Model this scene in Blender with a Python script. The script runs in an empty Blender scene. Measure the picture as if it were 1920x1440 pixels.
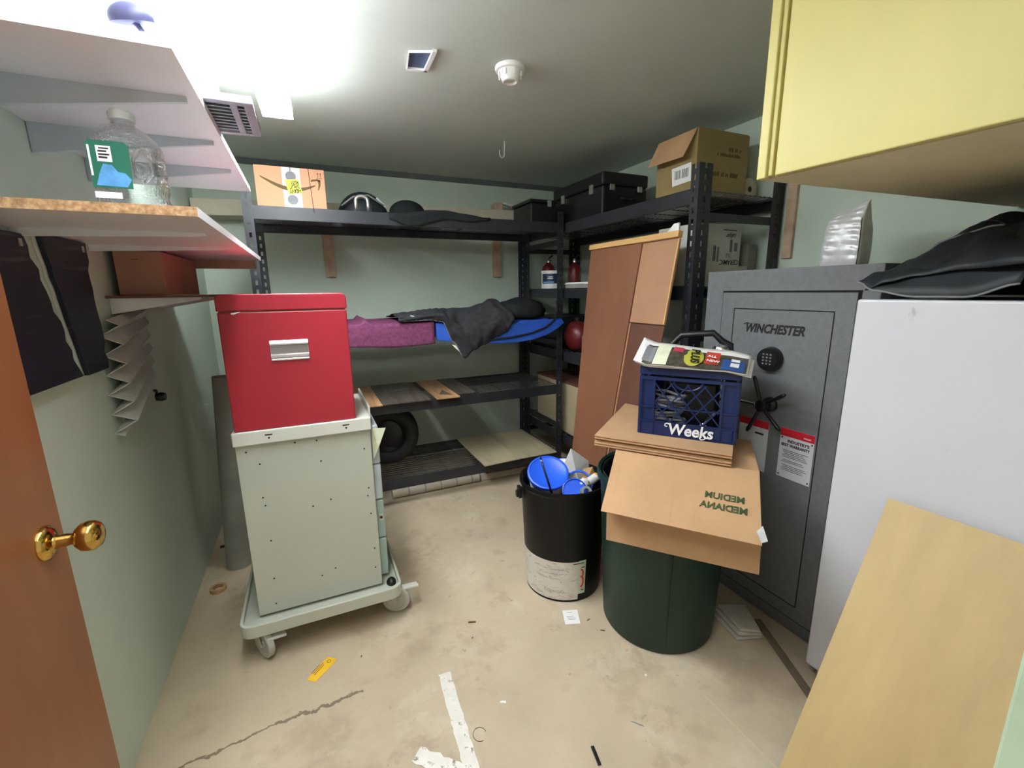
import bpy, bmesh, math, random
from mathutils import Vector, Matrix, Euler
random.seed(7)
C = bpy.context.scene.collection
SC = bpy.context.scene
PI = math.pi
LAMP = 48.0

# ------------------------------------------------------------------ materials
def lin(c):
    out = []
    for v in c:
        v = v / 255.0
        out.append(v / 12.92 if v <= 0.04045 else ((v + 0.055) / 1.055) ** 2.4)
    return (*out, 1.0)

MATS = {}
def pm(name, col, rough=0.55, metal=0.0, var=0.08, scale=6.0, bump=0.0, bscale=80.0,
       stretch=(1, 1, 1), stain=None, spec=0.5, emit=0.0, second=None):
    """procedural Principled material: colour varied by noise, optional stains and bump"""
    m = bpy.data.materials.new(name); m.use_nodes = True
    nt = m.node_tree; N = nt.nodes; L = nt.links
    b = N['Principled BSDF']
    b.inputs['Roughness'].default_value = rough
    b.inputs['Metallic'].default_value = metal
    b.inputs['Specular IOR Level'].default_value = spec
    tc = N.new('ShaderNodeTexCoord'); mp = N.new('ShaderNodeMapping')
    mp.inputs['Scale'].default_value = stretch
    L.new(tc.outputs['Object'], mp.inputs['Vector'])
    nz = N.new('ShaderNodeTexNoise'); nz.inputs['Scale'].default_value = scale
    nz.inputs['Detail'].default_value = 5; nz.inputs['Roughness'].default_value = 0.6
    L.new(mp.outputs[0], nz.inputs['Vector'])
    ramp = N.new('ShaderNodeValToRGB')
    base = lin(col)
    lo = tuple(max(0, x * (1 - 2 * var)) for x in base[:3]) + (1,)
    hi = tuple(min(1, x * (1 + 2 * var)) for x in base[:3]) + (1,)
    if second: lo = lin(second)
    ramp.color_ramp.elements[0].position = 0.3; ramp.color_ramp.elements[0].color = lo
    ramp.color_ramp.elements[1].position = 0.7; ramp.color_ramp.elements[1].color = hi
    L.new(nz.outputs['Fac'], ramp.inputs['Fac'])
    out = ramp.outputs['Color']
    for st in (stain or []):
        scol, thr, ssc, sstr, amt = st
        mp2 = N.new('ShaderNodeMapping'); mp2.inputs['Scale'].default_value = sstr
        L.new(tc.outputs['Object'], mp2.inputs['Vector'])
        n2 = N.new('ShaderNodeTexNoise'); n2.inputs['Scale'].default_value = ssc
        n2.inputs['Detail'].default_value = 6; n2.inputs['Roughness'].default_value = 0.65
        L.new(mp2.outputs[0], n2.inputs['Vector'])
        r2 = N.new('ShaderNodeValToRGB')
        r2.color_ramp.elements[0].position = thr; r2.color_ramp.elements[0].color = (0, 0, 0, 1)
        r2.color_ramp.elements[1].position = min(1, thr + 0.08); r2.color_ramp.elements[1].color = (amt, amt, amt, 1)
        L.new(n2.outputs['Fac'], r2.inputs['Fac'])
        mx = N.new('ShaderNodeMix'); mx.data_type = 'RGBA'
        L.new(r2.outputs['Color'], mx.inputs['Factor'])
        L.new(out, mx.inputs['A']); mx.inputs['B'].default_value = lin(scol)
        out = mx.outputs['Result']
    L.new(out, b.inputs['Base Color'])
    if bump:
        n3 = N.new('ShaderNodeTexNoise'); n3.inputs['Scale'].default_value = bscale
        n3.inputs['Detail'].default_value = 3
        L.new(mp.outputs[0], n3.inputs['Vector'])
        bp = N.new('ShaderNodeBump'); bp.inputs['Strength'].default_value = bump
        bp.inputs['Distance'].default_value = 0.004
        L.new(n3.outputs['Fac'], bp.inputs['Height'])
        L.new(bp.outputs['Normal'], b.inputs['Normal'])
    if emit:
        b.inputs['Emission Strength'].default_value = emit
        b.inputs['Emission Color'].default_value = (0.9, 0.96, 1.0, 1)
    MATS[name] = m
    return m

def clear_plastic(name, tint=(0.88, 0.90, 0.90)):
    m = bpy.data.materials.new(name); m.use_nodes = True
    nt = m.node_tree; N = nt.nodes; L = nt.links
    for n in list(N): N.remove(n)
    o = N.new('ShaderNodeOutputMaterial'); t = N.new('ShaderNodeBsdfTransparent'); g = N.new('ShaderNodeBsdfGlossy')
    t.inputs['Color'].default_value = (*tint, 1); g.inputs['Roughness'].default_value = 0.06
    fr = N.new('ShaderNodeLayerWeight'); fr.inputs['Blend'].default_value = 0.38
    nz = N.new('ShaderNodeTexNoise'); nz.inputs['Scale'].default_value = 25
    bp = N.new('ShaderNodeBump'); bp.inputs['Strength'].default_value = 0.6; bp.inputs['Distance'].default_value = 0.01
    L.new(nz.outputs['Fac'], bp.inputs['Height']); L.new(bp.outputs['Normal'], g.inputs['Normal'])
    L.new(bp.outputs['Normal'], fr.inputs['Normal'])
    mx = N.new('ShaderNodeMixShader'); L.new(fr.outputs['Facing'], mx.inputs['Fac'])
    L.new(t.outputs[0], mx.inputs[1]); L.new(g.outputs[0], mx.inputs[2]); L.new(mx.outputs[0], o.inputs['Surface'])
    return m

M = {}
M['wall'] = pm('green_wall_paint', (198, 210, 196), 0.62, var=0.03, scale=1.6, bump=0.25, bscale=45,
               stain=[((150, 158, 145), 0.70, 3.0, (1, 1, 0.5), 0.5)])
M['ceil'] = pm('pale_ceiling_paint', (194, 201, 193), 0.75, var=0.035, scale=1.3, bump=0.15, bscale=30)
M['trim_dark'] = pm('shaded_crown_grey', (92, 96, 96), 0.7, var=0.1)
M['green_trim'] = pm('green_trim_paint', (176, 196, 168), 0.5, var=0.05, scale=12)
M['door'] = pm('orange_brown_wood', (140, 86, 50), 0.38, var=0.12, scale=3.5, stretch=(1, 1, 0.25), bump=0.05)
M['brass'] = pm('polished_brass', (205, 165, 85), 0.14, 1.0, var=0.05)
M['white_shelf'] = pm('white_laminate', (226, 223, 226), 0.42, var=0.015, scale=3)
M['osb'] = pm('raw_particle_edge', (196, 160, 120), 0.8, var=0.12, scale=90, second=(140, 100, 66))
M['bracket'] = pm('grey_bracket_paint', (188, 196, 202), 0.5, var=0.03)
M['black_steel'] = pm('black_painted_steel', (40, 41, 46), 0.42, var=0.12, scale=14, bump=0.05)
M['black_wire'] = pm('black_wire', (86, 86, 88), 0.4, 0.35, var=0.1)
M['cart'] = pm('warm_grey_enamel', (186, 188, 174), 0.42, var=0.02, scale=3)
M['cart_light'] = pm('light_grey_enamel', (212, 212, 202), 0.42, var=0.02, scale=3)
M['cart_side'] = pm('pale_green_enamel', (160, 182, 172), 0.4, var=0.03)
M['hole'] = pm('dark_hole', (18, 18, 18), 0.9, var=0)
M['red'] = pm('red_enamel', (166, 32, 48), 0.36, var=0.03, scale=4)
M['alu'] = pm('bright_aluminium', (205, 203, 200), 0.28, 0.9, var=0.05)
M['holder_grey'] = pm('grey_reflection_tone', (150, 142, 140), 0.35, 0.5, var=0.05)
M['chrome'] = pm('chrome', (215, 215, 220), 0.12, 1.0, var=0.0)
M['rubber'] = pm('grey_caster_rubber', (178, 174, 164), 0.6, var=0.06)
M['black_rubber'] = pm('black_rubber', (28, 28, 28), 0.65, var=0.15, scale=20, bump=0.2)
M['safe'] = pm('textured_grey_paint', (112, 114, 117), 0.5, var=0.05, scale=40, bump=0.5, bscale=260)
M['black_plastic'] = pm('black_plastic', (22, 22, 24), 0.38, var=0.1)
M['black_bin'] = pm('black_bin_plastic', (10, 10, 11), 0.42, spec=0.3, var=0.15, scale=5, stain=[((70, 68, 64), 0.68, 9, (1, 1, 2), 0.35)])
M['green_bin'] = pm('dark_green_plastic', (9, 46, 36), 0.5, var=0.1, scale=4, stain=[((48, 78, 64), 0.70, 8, (2, 2, 0.3), 0.5)])
M['paper'] = pm('white_paper', (232, 230, 226), 0.8, var=0.02, scale=30)
M['dirty_paper'] = pm('scuffed_label_paper', (214, 206, 196), 0.75, var=0.05, scale=14, stain=[((150, 140, 136), 0.56, 26, (1, 1, 3), 0.55)])
M['green_label'] = pm('pale_green_label_edge', (196, 208, 178), 0.7, var=0.03)
M['card'] = pm('brown_cardboard', (186, 146, 108), 0.85, var=0.05, scale=5, bump=0.08, bscale=60)
M['card_red'] = pm('reddish_cardboard', (164, 122, 102), 0.85, var=0.05, scale=5)
M['card_dark'] = pm('cardboard_cut_edge', (128, 84, 52), 0.9, var=0.15, scale=60)
M['card_olive'] = pm('aged_cardboard', (150, 128, 84), 0.85, var=0.06, scale=5)
M['card_pink'] = pm('pale_cardboard', (196, 142, 110), 0.8, var=0.03, scale=5)
M['crate'] = pm('blue_crate_plastic', (11, 34, 84), 0.42, var=0.08, scale=9)
M['ink'] = pm('black_ink', (22, 22, 22), 0.6, var=0)
M['ink_green'] = pm('dark_green_ink', (62, 78, 44), 0.8, var=0.1, scale=60)
M['ink_brown'] = pm('faded_brown_ink', (96, 78, 46), 0.85, var=0.1, scale=60)
M['white_ink'] = pm('white_ink', (236, 236, 238), 0.6, var=0)
M['red_ink'] = pm('red_ink', (196, 24, 44), 0.6, var=0.05)
M['grey_ink'] = pm('grey_print', (120, 120, 124), 0.8, var=0.1)
M['sign'] = pm('printed_sign_plate', (206, 206, 212), 0.5, var=0.02)
M['freezer'] = pm('white_appliance_enamel', (208, 208, 214), 0.4, var=0.012, scale=3,
                  stain=[((150, 148, 150), 0.67, 9, (1, 1.6, 0.7), 0.6), ((96, 94, 98), 0.70, 26, (1, 0.6, 1.4), 0.85)])
M['yellow'] = pm('yellow_cabinet_paint', (194, 181, 112), 0.5, var=0.035, scale=2.2, bump=0.25, bscale=30, stretch=(1, 1, 0.35),
                 stain=[((172, 152, 90), 0.66, 5, (1, 1, 0.4), 0.5)])
M['yellow_groove'] = pm('ochre_groove', (168, 144, 70), 0.7, var=0.12, scale=20)
M['under_ply'] = pm('grey_tan_plywood', (200, 186, 152), 0.75, var=0.09, scale=2.5, stretch=(0.4, 1, 1))
M['ply'] = pm('blond_plywood', (190, 163, 116), 0.6, var=0.08, scale=2.2, stretch=(1, 2.5, 0.5),
              stain=[((165, 132, 84), 0.66, 5, (1, 1, 1), 0.5)])
M['ply_edge'] = pm('plywood_edge', (190, 158, 104), 0.8, var=0.15, scale=40)
M['brown_board'] = pm('brown_hardboard', (142, 92, 66), 0.55, var=0.09, scale=2.6, stretch=(1, 1, 0.4), stain=[((96, 70, 52), 0.70, 6, (1, 1, 2), 0.5)])
M['tan_board'] = pm('tan_board', (178, 132, 100), 0.6, var=0.06, scale=3, stain=[((110, 84, 62), 0.72, 9, (1, 0.6, 2), 0.6)])
M['dark_panel'] = pm('dark_brown_panel', (104, 66, 52), 0.55, var=0.1, scale=4)
M['light_wood'] = pm('light_pine', (222, 174, 112), 0.6, var=0.07, scale=6, stretch=(1, 0.3, 1))
M['beige_wood'] = pm('painted_beige_wood', (196, 186, 166), 0.7, var=0.05, scale=4)
M['cleat'] = pm('old_brown_cleat', (192, 164, 138), 0.75, var=0.12, scale=9)
M['lam_tan'] = pm('tan_wood_laminate', (192, 148, 104), 0.45, var=0.12, scale=5, stretch=(4, 0.4, 1), second=(150, 106, 70))
M['lam_dark'] = pm('dark_wood_laminate', (92, 78, 68), 0.45, var=0.2, scale=6, stretch=(5, 0.35, 1), second=(40, 35, 32))
M['lam_pale'] = pm('pale_wood_laminate', (190, 176, 144), 0.5, var=0.07, scale=5, stretch=(3, 0.4, 1))
M['purple'] = pm('purple_fleece', (118, 64, 94), 0.95, var=0.14, scale=60, bump=0.8, bscale=120, spec=0.1)
M['blue_foam'] = pm('blue_foam', (44, 92, 196), 0.6, var=0.08, scale=9)
M['blanket'] = pm('charcoal_quilt', (52, 52, 55), 0.85, var=0.15, scale=30, spec=0.2, bump=0.4, bscale=70)
M['dark_cloth'] = pm('near_black_cloth', (34, 37, 38), 0.85, var=0.15, scale=14, spec=0.2)
M['tarp'] = pm('black_nylon', (30, 35, 40), 0.55, var=0.15, scale=7, bump=0.25, bscale=25)
M['piping'] = pm('grey_piping', (120, 122, 124), 0.6, var=0.05)
M['foil'] = pm('silver_white_bag', (206, 204, 206), 0.3, 0.15, var=0.06, scale=20, bump=0.35, bscale=28)
M['blue_lid'] = pm('bright_blue_lid', (34, 92, 226), 0.4, var=0.03)
M['white_plastic'] = pm('white_plastic', (232, 232, 230), 0.45, var=0.02)
M['grey_plastic'] = pm('grey_plastic', (142, 142, 146), 0.5, var=0.06)
M['panel_grey'] = pm('lavender_grey_plastic', (150, 150, 164), 0.5, var=0.04)
M['vent_dark'] = pm('blue_grey_void', (84, 98, 128), 0.8, var=0.06)
M['lavender'] = pm('slate_blue_plastic', (84, 86, 126), 0.45, var=0.08)
M['label_green'] = pm('green_bottle_label', (18, 106, 84), 0.5, var=0.05)
M['label_blue'] = pm('blue_print', (86, 156, 216), 0.5, var=0.12, scale=30)
M['yellow_paper'] = pm('yellow_sticker', (244, 190, 40), 0.6, var=0.05)
M['neon'] = pm('neon_yellow_sticker', (226, 240, 50), 0.6, var=0.02)
M['can_blue'] = pm('navy_can_label', (30, 46, 74), 0.45, var=0.1, scale=20)
M['ext_red'] = pm('dark_red_paint', (104, 26, 28), 0.4, var=0.08)
M['grey_board'] = pm('grey_cardboard', (148, 146, 136), 0.85, var=0.08, scale=6)
M['pleat'] = pm('grey_pleated_paper', (204, 205, 200), 0.8, var=0.05, scale=10)
M['shingle'] = pm('black_sheet', (20, 25, 42), 0.5, var=0.2, scale=8, stretch=(1, 0.15, 1), bump=1.0, bscale=14,
                  stain=[((92, 92, 102), 0.58, 9, (1, 0.25, 3.0), 0.55), ((70, 70, 78), 0.6, 30, (1, 0.12, 2.0), 0.6)])
M['tape'] = pm('dirty_white_tape', (226, 220, 210), 0.7, var=0.04, scale=20, stain=[((92, 80, 66), 0.57, 34, (1, 1, 1), 0.8)])
M['brown_paper'] = pm('crumpled_kraft_paper', (176, 140, 100), 0.85, var=0.08, scale=14)
M['flyer_dark'] = pm('dark_flyer_print', (78, 70, 58), 0.6, var=0.35, scale=42)
M['flyer_yellow'] = pm('olive_yellow_print', (190, 186, 70), 0.6, var=0.05)
M['flyer_blue'] = pm('blue_flyer_print', (40, 76, 140), 0.6, var=0.1)
M['flyer_cream'] = pm('cream_flyer_print', (216, 218, 190), 0.7, var=0.05, scale=30)
M['flyer_red'] = pm('brick_red_print', (186, 62, 44), 0.6, var=0.08)
M['flyer_pink'] = pm('raspberry_print', (196, 62, 86), 0.6, var=0.06)
M['clear'] = clear_plastic('clear_plastic')
M['clear_cap'] = pm('milky_cap', (196, 200, 200), 0.45, var=0.03)
M['lamp'] = pm('lit_diffuser', (255, 255, 255), 0.5, var=0, emit=LAMP)
M['lamp_side'] = pm('lit_side_lens', (255, 255, 255), 0.5, var=0, emit=LAMP * 0.24)
M['lamp_dim'] = pm('dim_diffuser', (255, 255, 255), 0.5, var=0, emit=LAMP * 0.48)
M['lamp_side_dim'] = pm('dim_side_lens', (255, 255, 255), 0.5, var=0, emit=LAMP * 0.12)
M['dark_strip'] = pm('dusty_wood', (120, 104, 84), 0.85, var=0.1, scale=9)
M['towel'] = pm('off_white_cloth', (196, 190, 176), 0.9, var=0.06, scale=18)
M['brown_mess'] = pm('dark_brown_leather', (92, 66, 46), 0.8, var=0.2, scale=12)
M['box_grey'] = pm('off_white_carton', (196, 196, 186), 0.75, var=0.03, scale=5)

def floor_mat():
    m = pm('worn_concrete', (190, 172, 146), 0.72, var=0.07, scale=2.2, bump=0.18, bscale=60,
           stain=[((150, 130, 108), 0.54, 2.6, (1, 1, 1), 0.35), ((206, 193, 170), 0.56, 4.0, (1, 1, 1), 0.45), ((156, 136, 114), 0.60, 6.5, (1, 1, 1), 0.4),
                  ((108, 90, 70), 0.655, 15, (1, 1, 1), 0.75)])
    nt = m.node_tree; N = nt.nodes; L = nt.links
    b = N['Principled BSDF']; src = b.inputs['Base Color'].links[0].from_socket
    geo = N.new('ShaderNodeNewGeometry'); sep = N.new('ShaderNodeSeparateXYZ'); L.new(geo.outputs['Position'], sep.inputs[0])
    nz = N.new('ShaderNodeTexNoise'); nz.inputs['Scale'].default_value = 5; nz.inputs['Detail'].default_value = 8; nz.inputs['Roughness'].default_value = 0.7
    L.new(geo.outputs['Position'], nz.inputs['Vector'])
    def mth(op, a, c=None):
        n = N.new('ShaderNodeMath'); n.operation = op
        for i, v in enumerate((a, c)):
            if v is None: continue
            if isinstance(v, (int, float)): n.inputs[i].default_value = v
            else: L.new(v, n.inputs[i])
        return n.outputs[0]
    # one wandering crack across the slab from the left wall
    d = mth('ABSOLUTE', mth('ADD', mth('SUBTRACT', sep.outputs['Y'], 1.50), mth('ADD', mth('MULTIPLY', sep.outputs['X'], -0.10), mth('MULTIPLY', mth('SUBTRACT', nz.outputs['Fac'], 0.5), 0.16))))
    w = mth('MULTIPLY', mth('LESS_THAN', d, 0.006), mth('LESS_THAN', sep.outputs['X'], 0.05))
    mx = N.new('ShaderNodeMix'); mx.data_type = 'RGBA'
    L.new(mth('MULTIPLY', w, 0.75), mx.inputs['Factor']); L.new(src, mx.inputs['A']); mx.inputs['B'].default_value = lin((92, 76, 58))
    # pale scored line by the freezer
    d2 = mth('ABSOLUTE', mth('SUBTRACT', sep.outputs['X'], 1.178))
    w2 = mth('MULTIPLY', mth('LESS_THAN', d2, 0.002), mth('LESS_THAN', sep.outputs['Y'], 0.95))
    mx2 = N.new('ShaderNodeMix'); mx2.data_type = 'RGBA'
    L.new(mth('MULTIPLY', w2, 0.6), mx2.inputs['Factor']); L.new(mx.outputs['Result'], mx2.inputs['A']); mx2.inputs['B'].default_value = lin((214, 194, 160))
    L.new(mx2.outputs['Result'], b.inputs['Base Color'])
    return m
M['floor'] = floor_mat()

# ------------------------------------------------------------------ mesh helpers
class MB:
    def __init__(s): s.v = []; s.f = []; s.mi = []
    def add(s, vs, fs, m=0):
        o = len(s.v); s.v += [Vector(p) for p in vs]
        for f in fs: s.f.append([i + o for i in f]); s.mi.append(m)
        return s
    def box(s, x0, x1, y0, y1, z0, z1, m=0):
        return s.add([(x0, y0, z0), (x1, y0, z0), (x1, y1, z0), (x0, y1, z0), (x0, y0, z1), (x1, y0, z1), (x1, y1, z1), (x0, y1, z1)],
                     [(0, 3, 2, 1), (4, 5, 6, 7), (0, 1, 5, 4), (1, 2, 6, 5), (2, 3, 7, 6), (3, 0, 4, 7)], m)
    def obox(s, o, a, b, c, m=0):
        """box from corner o with edge vectors a, b, c"""
        o, a, b, c = map(Vector, (o, a, b, c))
        if a.cross(b).dot(c) < 0: a, b = b, a
        return s.add([o, o + a, o + a + b, o + b, o + c, o + a + c, o + a + b + c, o + b + c],
                     [(0, 3, 2, 1), (4, 5, 6, 7), (0, 1, 5, 4), (1, 2, 6, 5), (2, 3, 7, 6), (3, 0, 4, 7)], m)
    def prism(s, pts, off, m=0):
        off = Vector(off); pts = [Vector(p) for p in pts]; n = len(pts)
        nrm = Vector((0, 0, 0))
        for i in range(n): nrm += (pts[i] - pts[0]).cross(pts[(i + 1) % n] - pts[0])
        if nrm.dot(off) > 0: pts = pts[::-1]
        fs = [tuple(range(n)), tuple(range(2 * n - 1, n - 1, -1))]
        for i in range(n): j = (i + 1) % n; fs.append((j, i, n + i, n + j))
        return s.add(pts + [p + off for p in pts], fs, m)
    def poly(s, pts, m=0): return s.add(pts, [tuple(range(len(pts)))], m)
    def tube(s, pts, r, n=8, m=0, cap=True, closed=False):
        pts = [Vector(p) for p in pts]; k = len(pts)
        rs = r if isinstance(r, (list, tuple)) else [r] * k
        rings = []; prev = None
        for i, p in enumerate(pts):
            if closed: t = pts[(i + 1) % k] - pts[i - 1]
            else: t = pts[min(i + 1, k - 1)] - pts[max(i - 1, 0)]
            t.normalize()
            if prev is None:
                u = t.orthogonal().normalized()
            else:
                u = prev - t * prev.dot(t); u.normalize()
            prev = u; w = t.cross(u)
            rings.append([p + (u * math.cos(2 * PI * j / n) + w * math.sin(2 * PI * j / n)) * rs[i] for j in range(n)])
        vs = [p for ring in rings for p in ring]; fs = []
        for i in range(k if closed else k - 1):
            a = i * n; b = ((i + 1) % k) * n
            for j in range(n): fs.append((a + j, a + (j + 1) % n, b + (j + 1) % n, b + j))
        if cap and not closed: fs += [tuple(range(n - 1, -1, -1)), tuple(range((k - 1) * n, k * n))]
        return s.add(vs, fs, m)
    def lathe(s, prof, o, ax=(0, 0, 1), n=32, m=0, cap0=False, cap1=False):
        """prof: (radius, height) along axis ax from o"""
        ax = Vector(ax).normalized(); u = ax.orthogonal().normalized(); w = ax.cross(u); o = Vector(o)
        vs = []; fs = []
        for r, h in prof:
            for j in range(n): vs.append(o + ax * h + (u * math.cos(2 * PI * j / n) + w * math.sin(2 * PI * j / n)) * r)
        for i in range(len(prof) - 1):
            for j in range(n): fs.append((i * n + j, i * n + (j + 1) % n, (i + 1) * n + (j + 1) % n, (i + 1) * n + j))
        if cap0: fs.append(tuple(range(n - 1, -1, -1)))
        if cap1: fs.append(tuple(range((len(prof) - 1) * n, len(prof) * n)))
        return s.add(vs, fs, m)
    def grid(s, fn, nu, nv, m=0):
        vs = [fn(i / nu, j / nv) for i in range(nu + 1) for j in range(nv + 1)]; fs = []
        for i in range(nu):
            for j in range(nv):
                a = i * (nv + 1) + j; fs.append((a, a + nv + 1, a + nv + 2, a + 1))
        return s.add(vs, fs, m)
    def blob(s, c, r, n=20, k=12, fn=None, m=0):
        c = Vector(c); vs = []; fs = []
        for i in range(k + 1):
            t = PI * i / k
            for j in range(n):
                p = 2 * PI * j / n; d = Vector((math.sin(t) * math.cos(p), math.sin(t) * math.sin(p), math.cos(t)))
                f = fn(d) if fn else 1
                vs.append(c + Vector((d.x * r[0], d.y * r[1], d.z * r[2])) * f)
        for i in range(k):
            for j in range(n): fs.append((i * n + j, (i + 1) * n + j, (i + 1) * n + (j + 1) % n, i * n + (j + 1) % n))
        return s.add(vs, fs, m)
    def build(s, name, mats, parent=None, bevel=0, seg=2, smooth=False, solid=0, sub=0, top=False, auto=None):
        """parent: thing (Empty) or part; origins of things sit at their base"""
        if not isinstance(mats, (list, tuple)): mats = [mats]
        org = Vector((0, 0, 0))
        q = parent
        while q is not None: org += q.location; q = q.parent
        loc = Vector((0, 0, 0))
        if parent is None:
            lo = [min(p[i] for p in s.v) for i in range(3)]; hi = [max(p[i] for p in s.v) for i in range(3)]
            loc = Vector(((lo[0] + hi[0]) / 2, (lo[1] + hi[1]) / 2, lo[2]))
        me = bpy.data.meshes.new(name)
        me.from_pydata([tuple(p - org - loc) for p in s.v], [], s.f)
        for mt in mats: me.materials.append(M[mt] if isinstance(mt, str) else mt)
        for p, i in zip(me.polygons, s.mi): p.material_index = i
        bm = bmesh.new(); bm.from_mesh(me)
        bmesh.ops.remove_doubles(bm, verts=bm.verts, dist=1e-6)
        bmesh.ops.recalc_face_normals(bm, faces=bm.faces)
        bm.to_mesh(me); bm.free()
        if smooth:
            for p in me.polygons: p.use_smooth = True
            if auto: me.set_sharp_from_angle(angle=math.radians(auto))
        ob = bpy.data.objects.new(name, me); C.objects.link(ob)
        ob.parent = parent; ob.location = loc
        if solid:
            md = ob.modifiers.new('thick', 'SOLIDIFY'); md.thickness = solid; md.offset = 0
        if sub:
            md = ob.modifiers.new('sub', 'SUBSURF'); md.levels = sub; md.render_levels = sub
        if bevel:
            md = ob.modifiers.new('bev', 'BEVEL'); md.width = bevel; md.segments = seg; md.limit_method = 'ANGLE'; md.angle_limit = math.radians(40)
            md.use_clamp_overlap = True
        return ob

def thing(name, label, cat, loc, group=None):
    o = bpy.data.objects.new(name, None); C.objects.link(o); o.location = loc; o.empty_display_size = 0.05
    return tag(o, label, cat, group)
def tag(o, label, cat, group=None, kind=None):
    o['label'] = label; o['category'] = cat
    if group: o['group'] = group
    if kind: o['kind'] = kind
    return o
def struct(name, mb, mats, **k):
    o = mb.build(name, mats, **k); o['kind'] = 'structure'; return o

def text(name, body, size, mat, o, xd, yd, parent, shear=0.0, ext=0.0004, bold=0.0, align='LEFT', sx=1.0, spacing=1.0):
    """flat lettering: o is the baseline start, xd reading direction, yd letter-up direction"""
    cu = bpy.data.curves.new('tmp', 'FONT'); cu.body = body; cu.size = size; cu.shear = shear
    cu.extrude = ext; cu.offset = bold; cu.align_x = align; cu.resolution_u = 3; cu.space_character = spacing
    t = bpy.data.objects.new('tmp', cu); C.objects.link(t)
    dg = bpy.context.evaluated_depsgraph_get(); dg.update()
    me = bpy.data.meshes.new_from_object(t.evaluated_get(dg)); me.name = name
    bpy.data.objects.remove(t); bpy.data.curves.remove(cu)
    xd = Vector(xd).normalized(); yd = Vector(yd); yd = (yd - xd * yd.dot(xd)).normalized(); zd = xd.cross(yd)
    org = Vector((0, 0, 0)); q = parent
    while q is not None: org += q.location; q = q.parent
    mt = Matrix(((xd.x * sx, yd.x, zd.x, o[0] - org.x), (xd.y * sx, yd.y, zd.y, o[1] - org.y), (xd.z * sx, yd.z, zd.z, o[2] - org.z), (0, 0, 0, 1)))
    me.transform(mt); me.materials.clear(); me.materials.append(M[mat])
    ob = bpy.data.objects.new(name, me); C.objects.link(ob); ob.parent = parent
    return ob

V = Vector
def lerp(a, b, t): return a + (b - a) * t
def interp(xs, ys, x):
    if x <= xs[0]: return ys[0]
    for i in range(len(xs) - 1):
        if x <= xs[i + 1]:
            t = (x - xs[i]) / (xs[i + 1] - xs[i]); t = t * t * (3 - 2 * t)
            return ys[i] + (ys[i + 1] - ys[i]) * t
    return ys[-1]
def wob(x, y, s=1.0):
    return (math.sin(x * 13.1 * s + y * 7.3 * s) + math.sin(x * 5.7 * s - y * 17.9 * s + 1.3) + math.sin((x + y) * 23.0 * s + 0.7)) / 3

# ------------------------------------------------------------------ the room
XL, XR, YB, ZC, YF = -0.635, 2.37, 3.79, 2.37, 0.14
struct('floor', MB().box(XL - .1, XR + .1, -1.2, YB + .1, -0.06, 0.0), 'floor')
struct('ceiling', MB().box(XL - .1, XR + .1, -0.02, YB + .1, ZC, ZC + .06), 'ceil')
struct('wall_left', MB().box(XL - .1, XL, -0.02, YB + .1, 0, ZC), 'wall')
struct('wall_right', MB().box(XR, XR + .1, -0.02, YB + .1, 0, ZC), 'wall')
struct('wall_back', MB().box(XL, XR, YB, YB + .1, 0, ZC), 'wall')
fw = MB().box(0.665, XR, -0.02, YF, 0, ZC).box(XL, -0.585, -0.02, YF, 0, ZC).box(-0.585, 0.665, -0.02, YF - .08, 2.08, ZC)
struct('wall_front', fw, 'wall')
struct('trim_1', MB().box(XL, XR, YB - .02, YB, ZC - .038, ZC), 'trim_dark')  # crown along the back wall, its shade put into the dark grey colour
jt = MB().box(0.632, 0.665, -0.02, YF, 0, 2.08).box(0.622, 0.632, 0.03, 0.075, 0, 2.08)
struct('trim_2', jt, 'green_trim', bevel=.003)

# door, swung open against the left wall
d = struct('door_1', MB().box(-0.545, -0.505, 0.33, 1.148, 0.012, 2.03), ['door'], bevel=.003)
d['label'] = 'orange-brown wooden door swung open beside the left wall'
kb = MB().lathe([(0, 0), (.034, 0), (.034, .004), (.026, .012), (.014, .016), (.012, .022), (.0125, .034), (.011, .038), (.012, .044),
                 (.020, .048), (.0275, .056), (.030, .066), (.0285, .076), (.022, .084), (.012, .088), (0, .0885)],
                (-0.505, 1.078, 0.985), (1, 0, 0), n=32)
k = kb.build('door_knob', 'brass', d, smooth=True, auto=50); k['label'] = 'polished brass door knob'
struct('door_hinge_post', MB().box(-0.585, -0.553, -0.02, YF, 0, 2.08), 'green_trim').name = 'trim_3'

# ------------------------------------------------------------------ ceiling things
lt = thing('ceiling_light', 'lit white tube light fixture on the ceiling above the left shelves', 'light', (-0.078, 1.37, ZC))
fa, fb = V((-.041, 2.475, 0)), V((-.126, .05, 0)); ax = (fb - fa).normalized(); sd = V((ax.y, -ax.x, 0))
def bar(w, z0, z1, e=0.0, m=0, mb=None):
    mb = mb or MB(); a = fa - ax * e; L = (fb - fa).length + 2 * e
    return mb.obox(a - sd * w / 2 + V((0, 0, z0)), ax * L, sd * w, V((0, 0, z1 - z0)), m)
bar(.085, 2.2865, ZC - .001).build('housing', 'white_plastic', lt, bevel=.003)
fm_ = fa.lerp(fb, .515)
for p, q_, mb_, ms_ in ((fa, fm_ - ax * .012, 'lamp', 'lamp_side'), (fm_ + ax * .012, fb, 'lamp_dim', 'lamp_side_dim')):
    L_ = (q_ - p).length
    MB().obox(p - sd * .058 + V((0, 0, 2.2355)), ax * L_, sd * .116, V((0, 0, .0025))).build('diffuser', mb_, lt, bevel=.001)
    MB().obox(p - sd * .063 + V((0, 0, 2.2385)), ax * L_, sd * .126, V((0, 0, .0475))).build('side_lens', ms_, lt, bevel=.008, seg=3)
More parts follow.
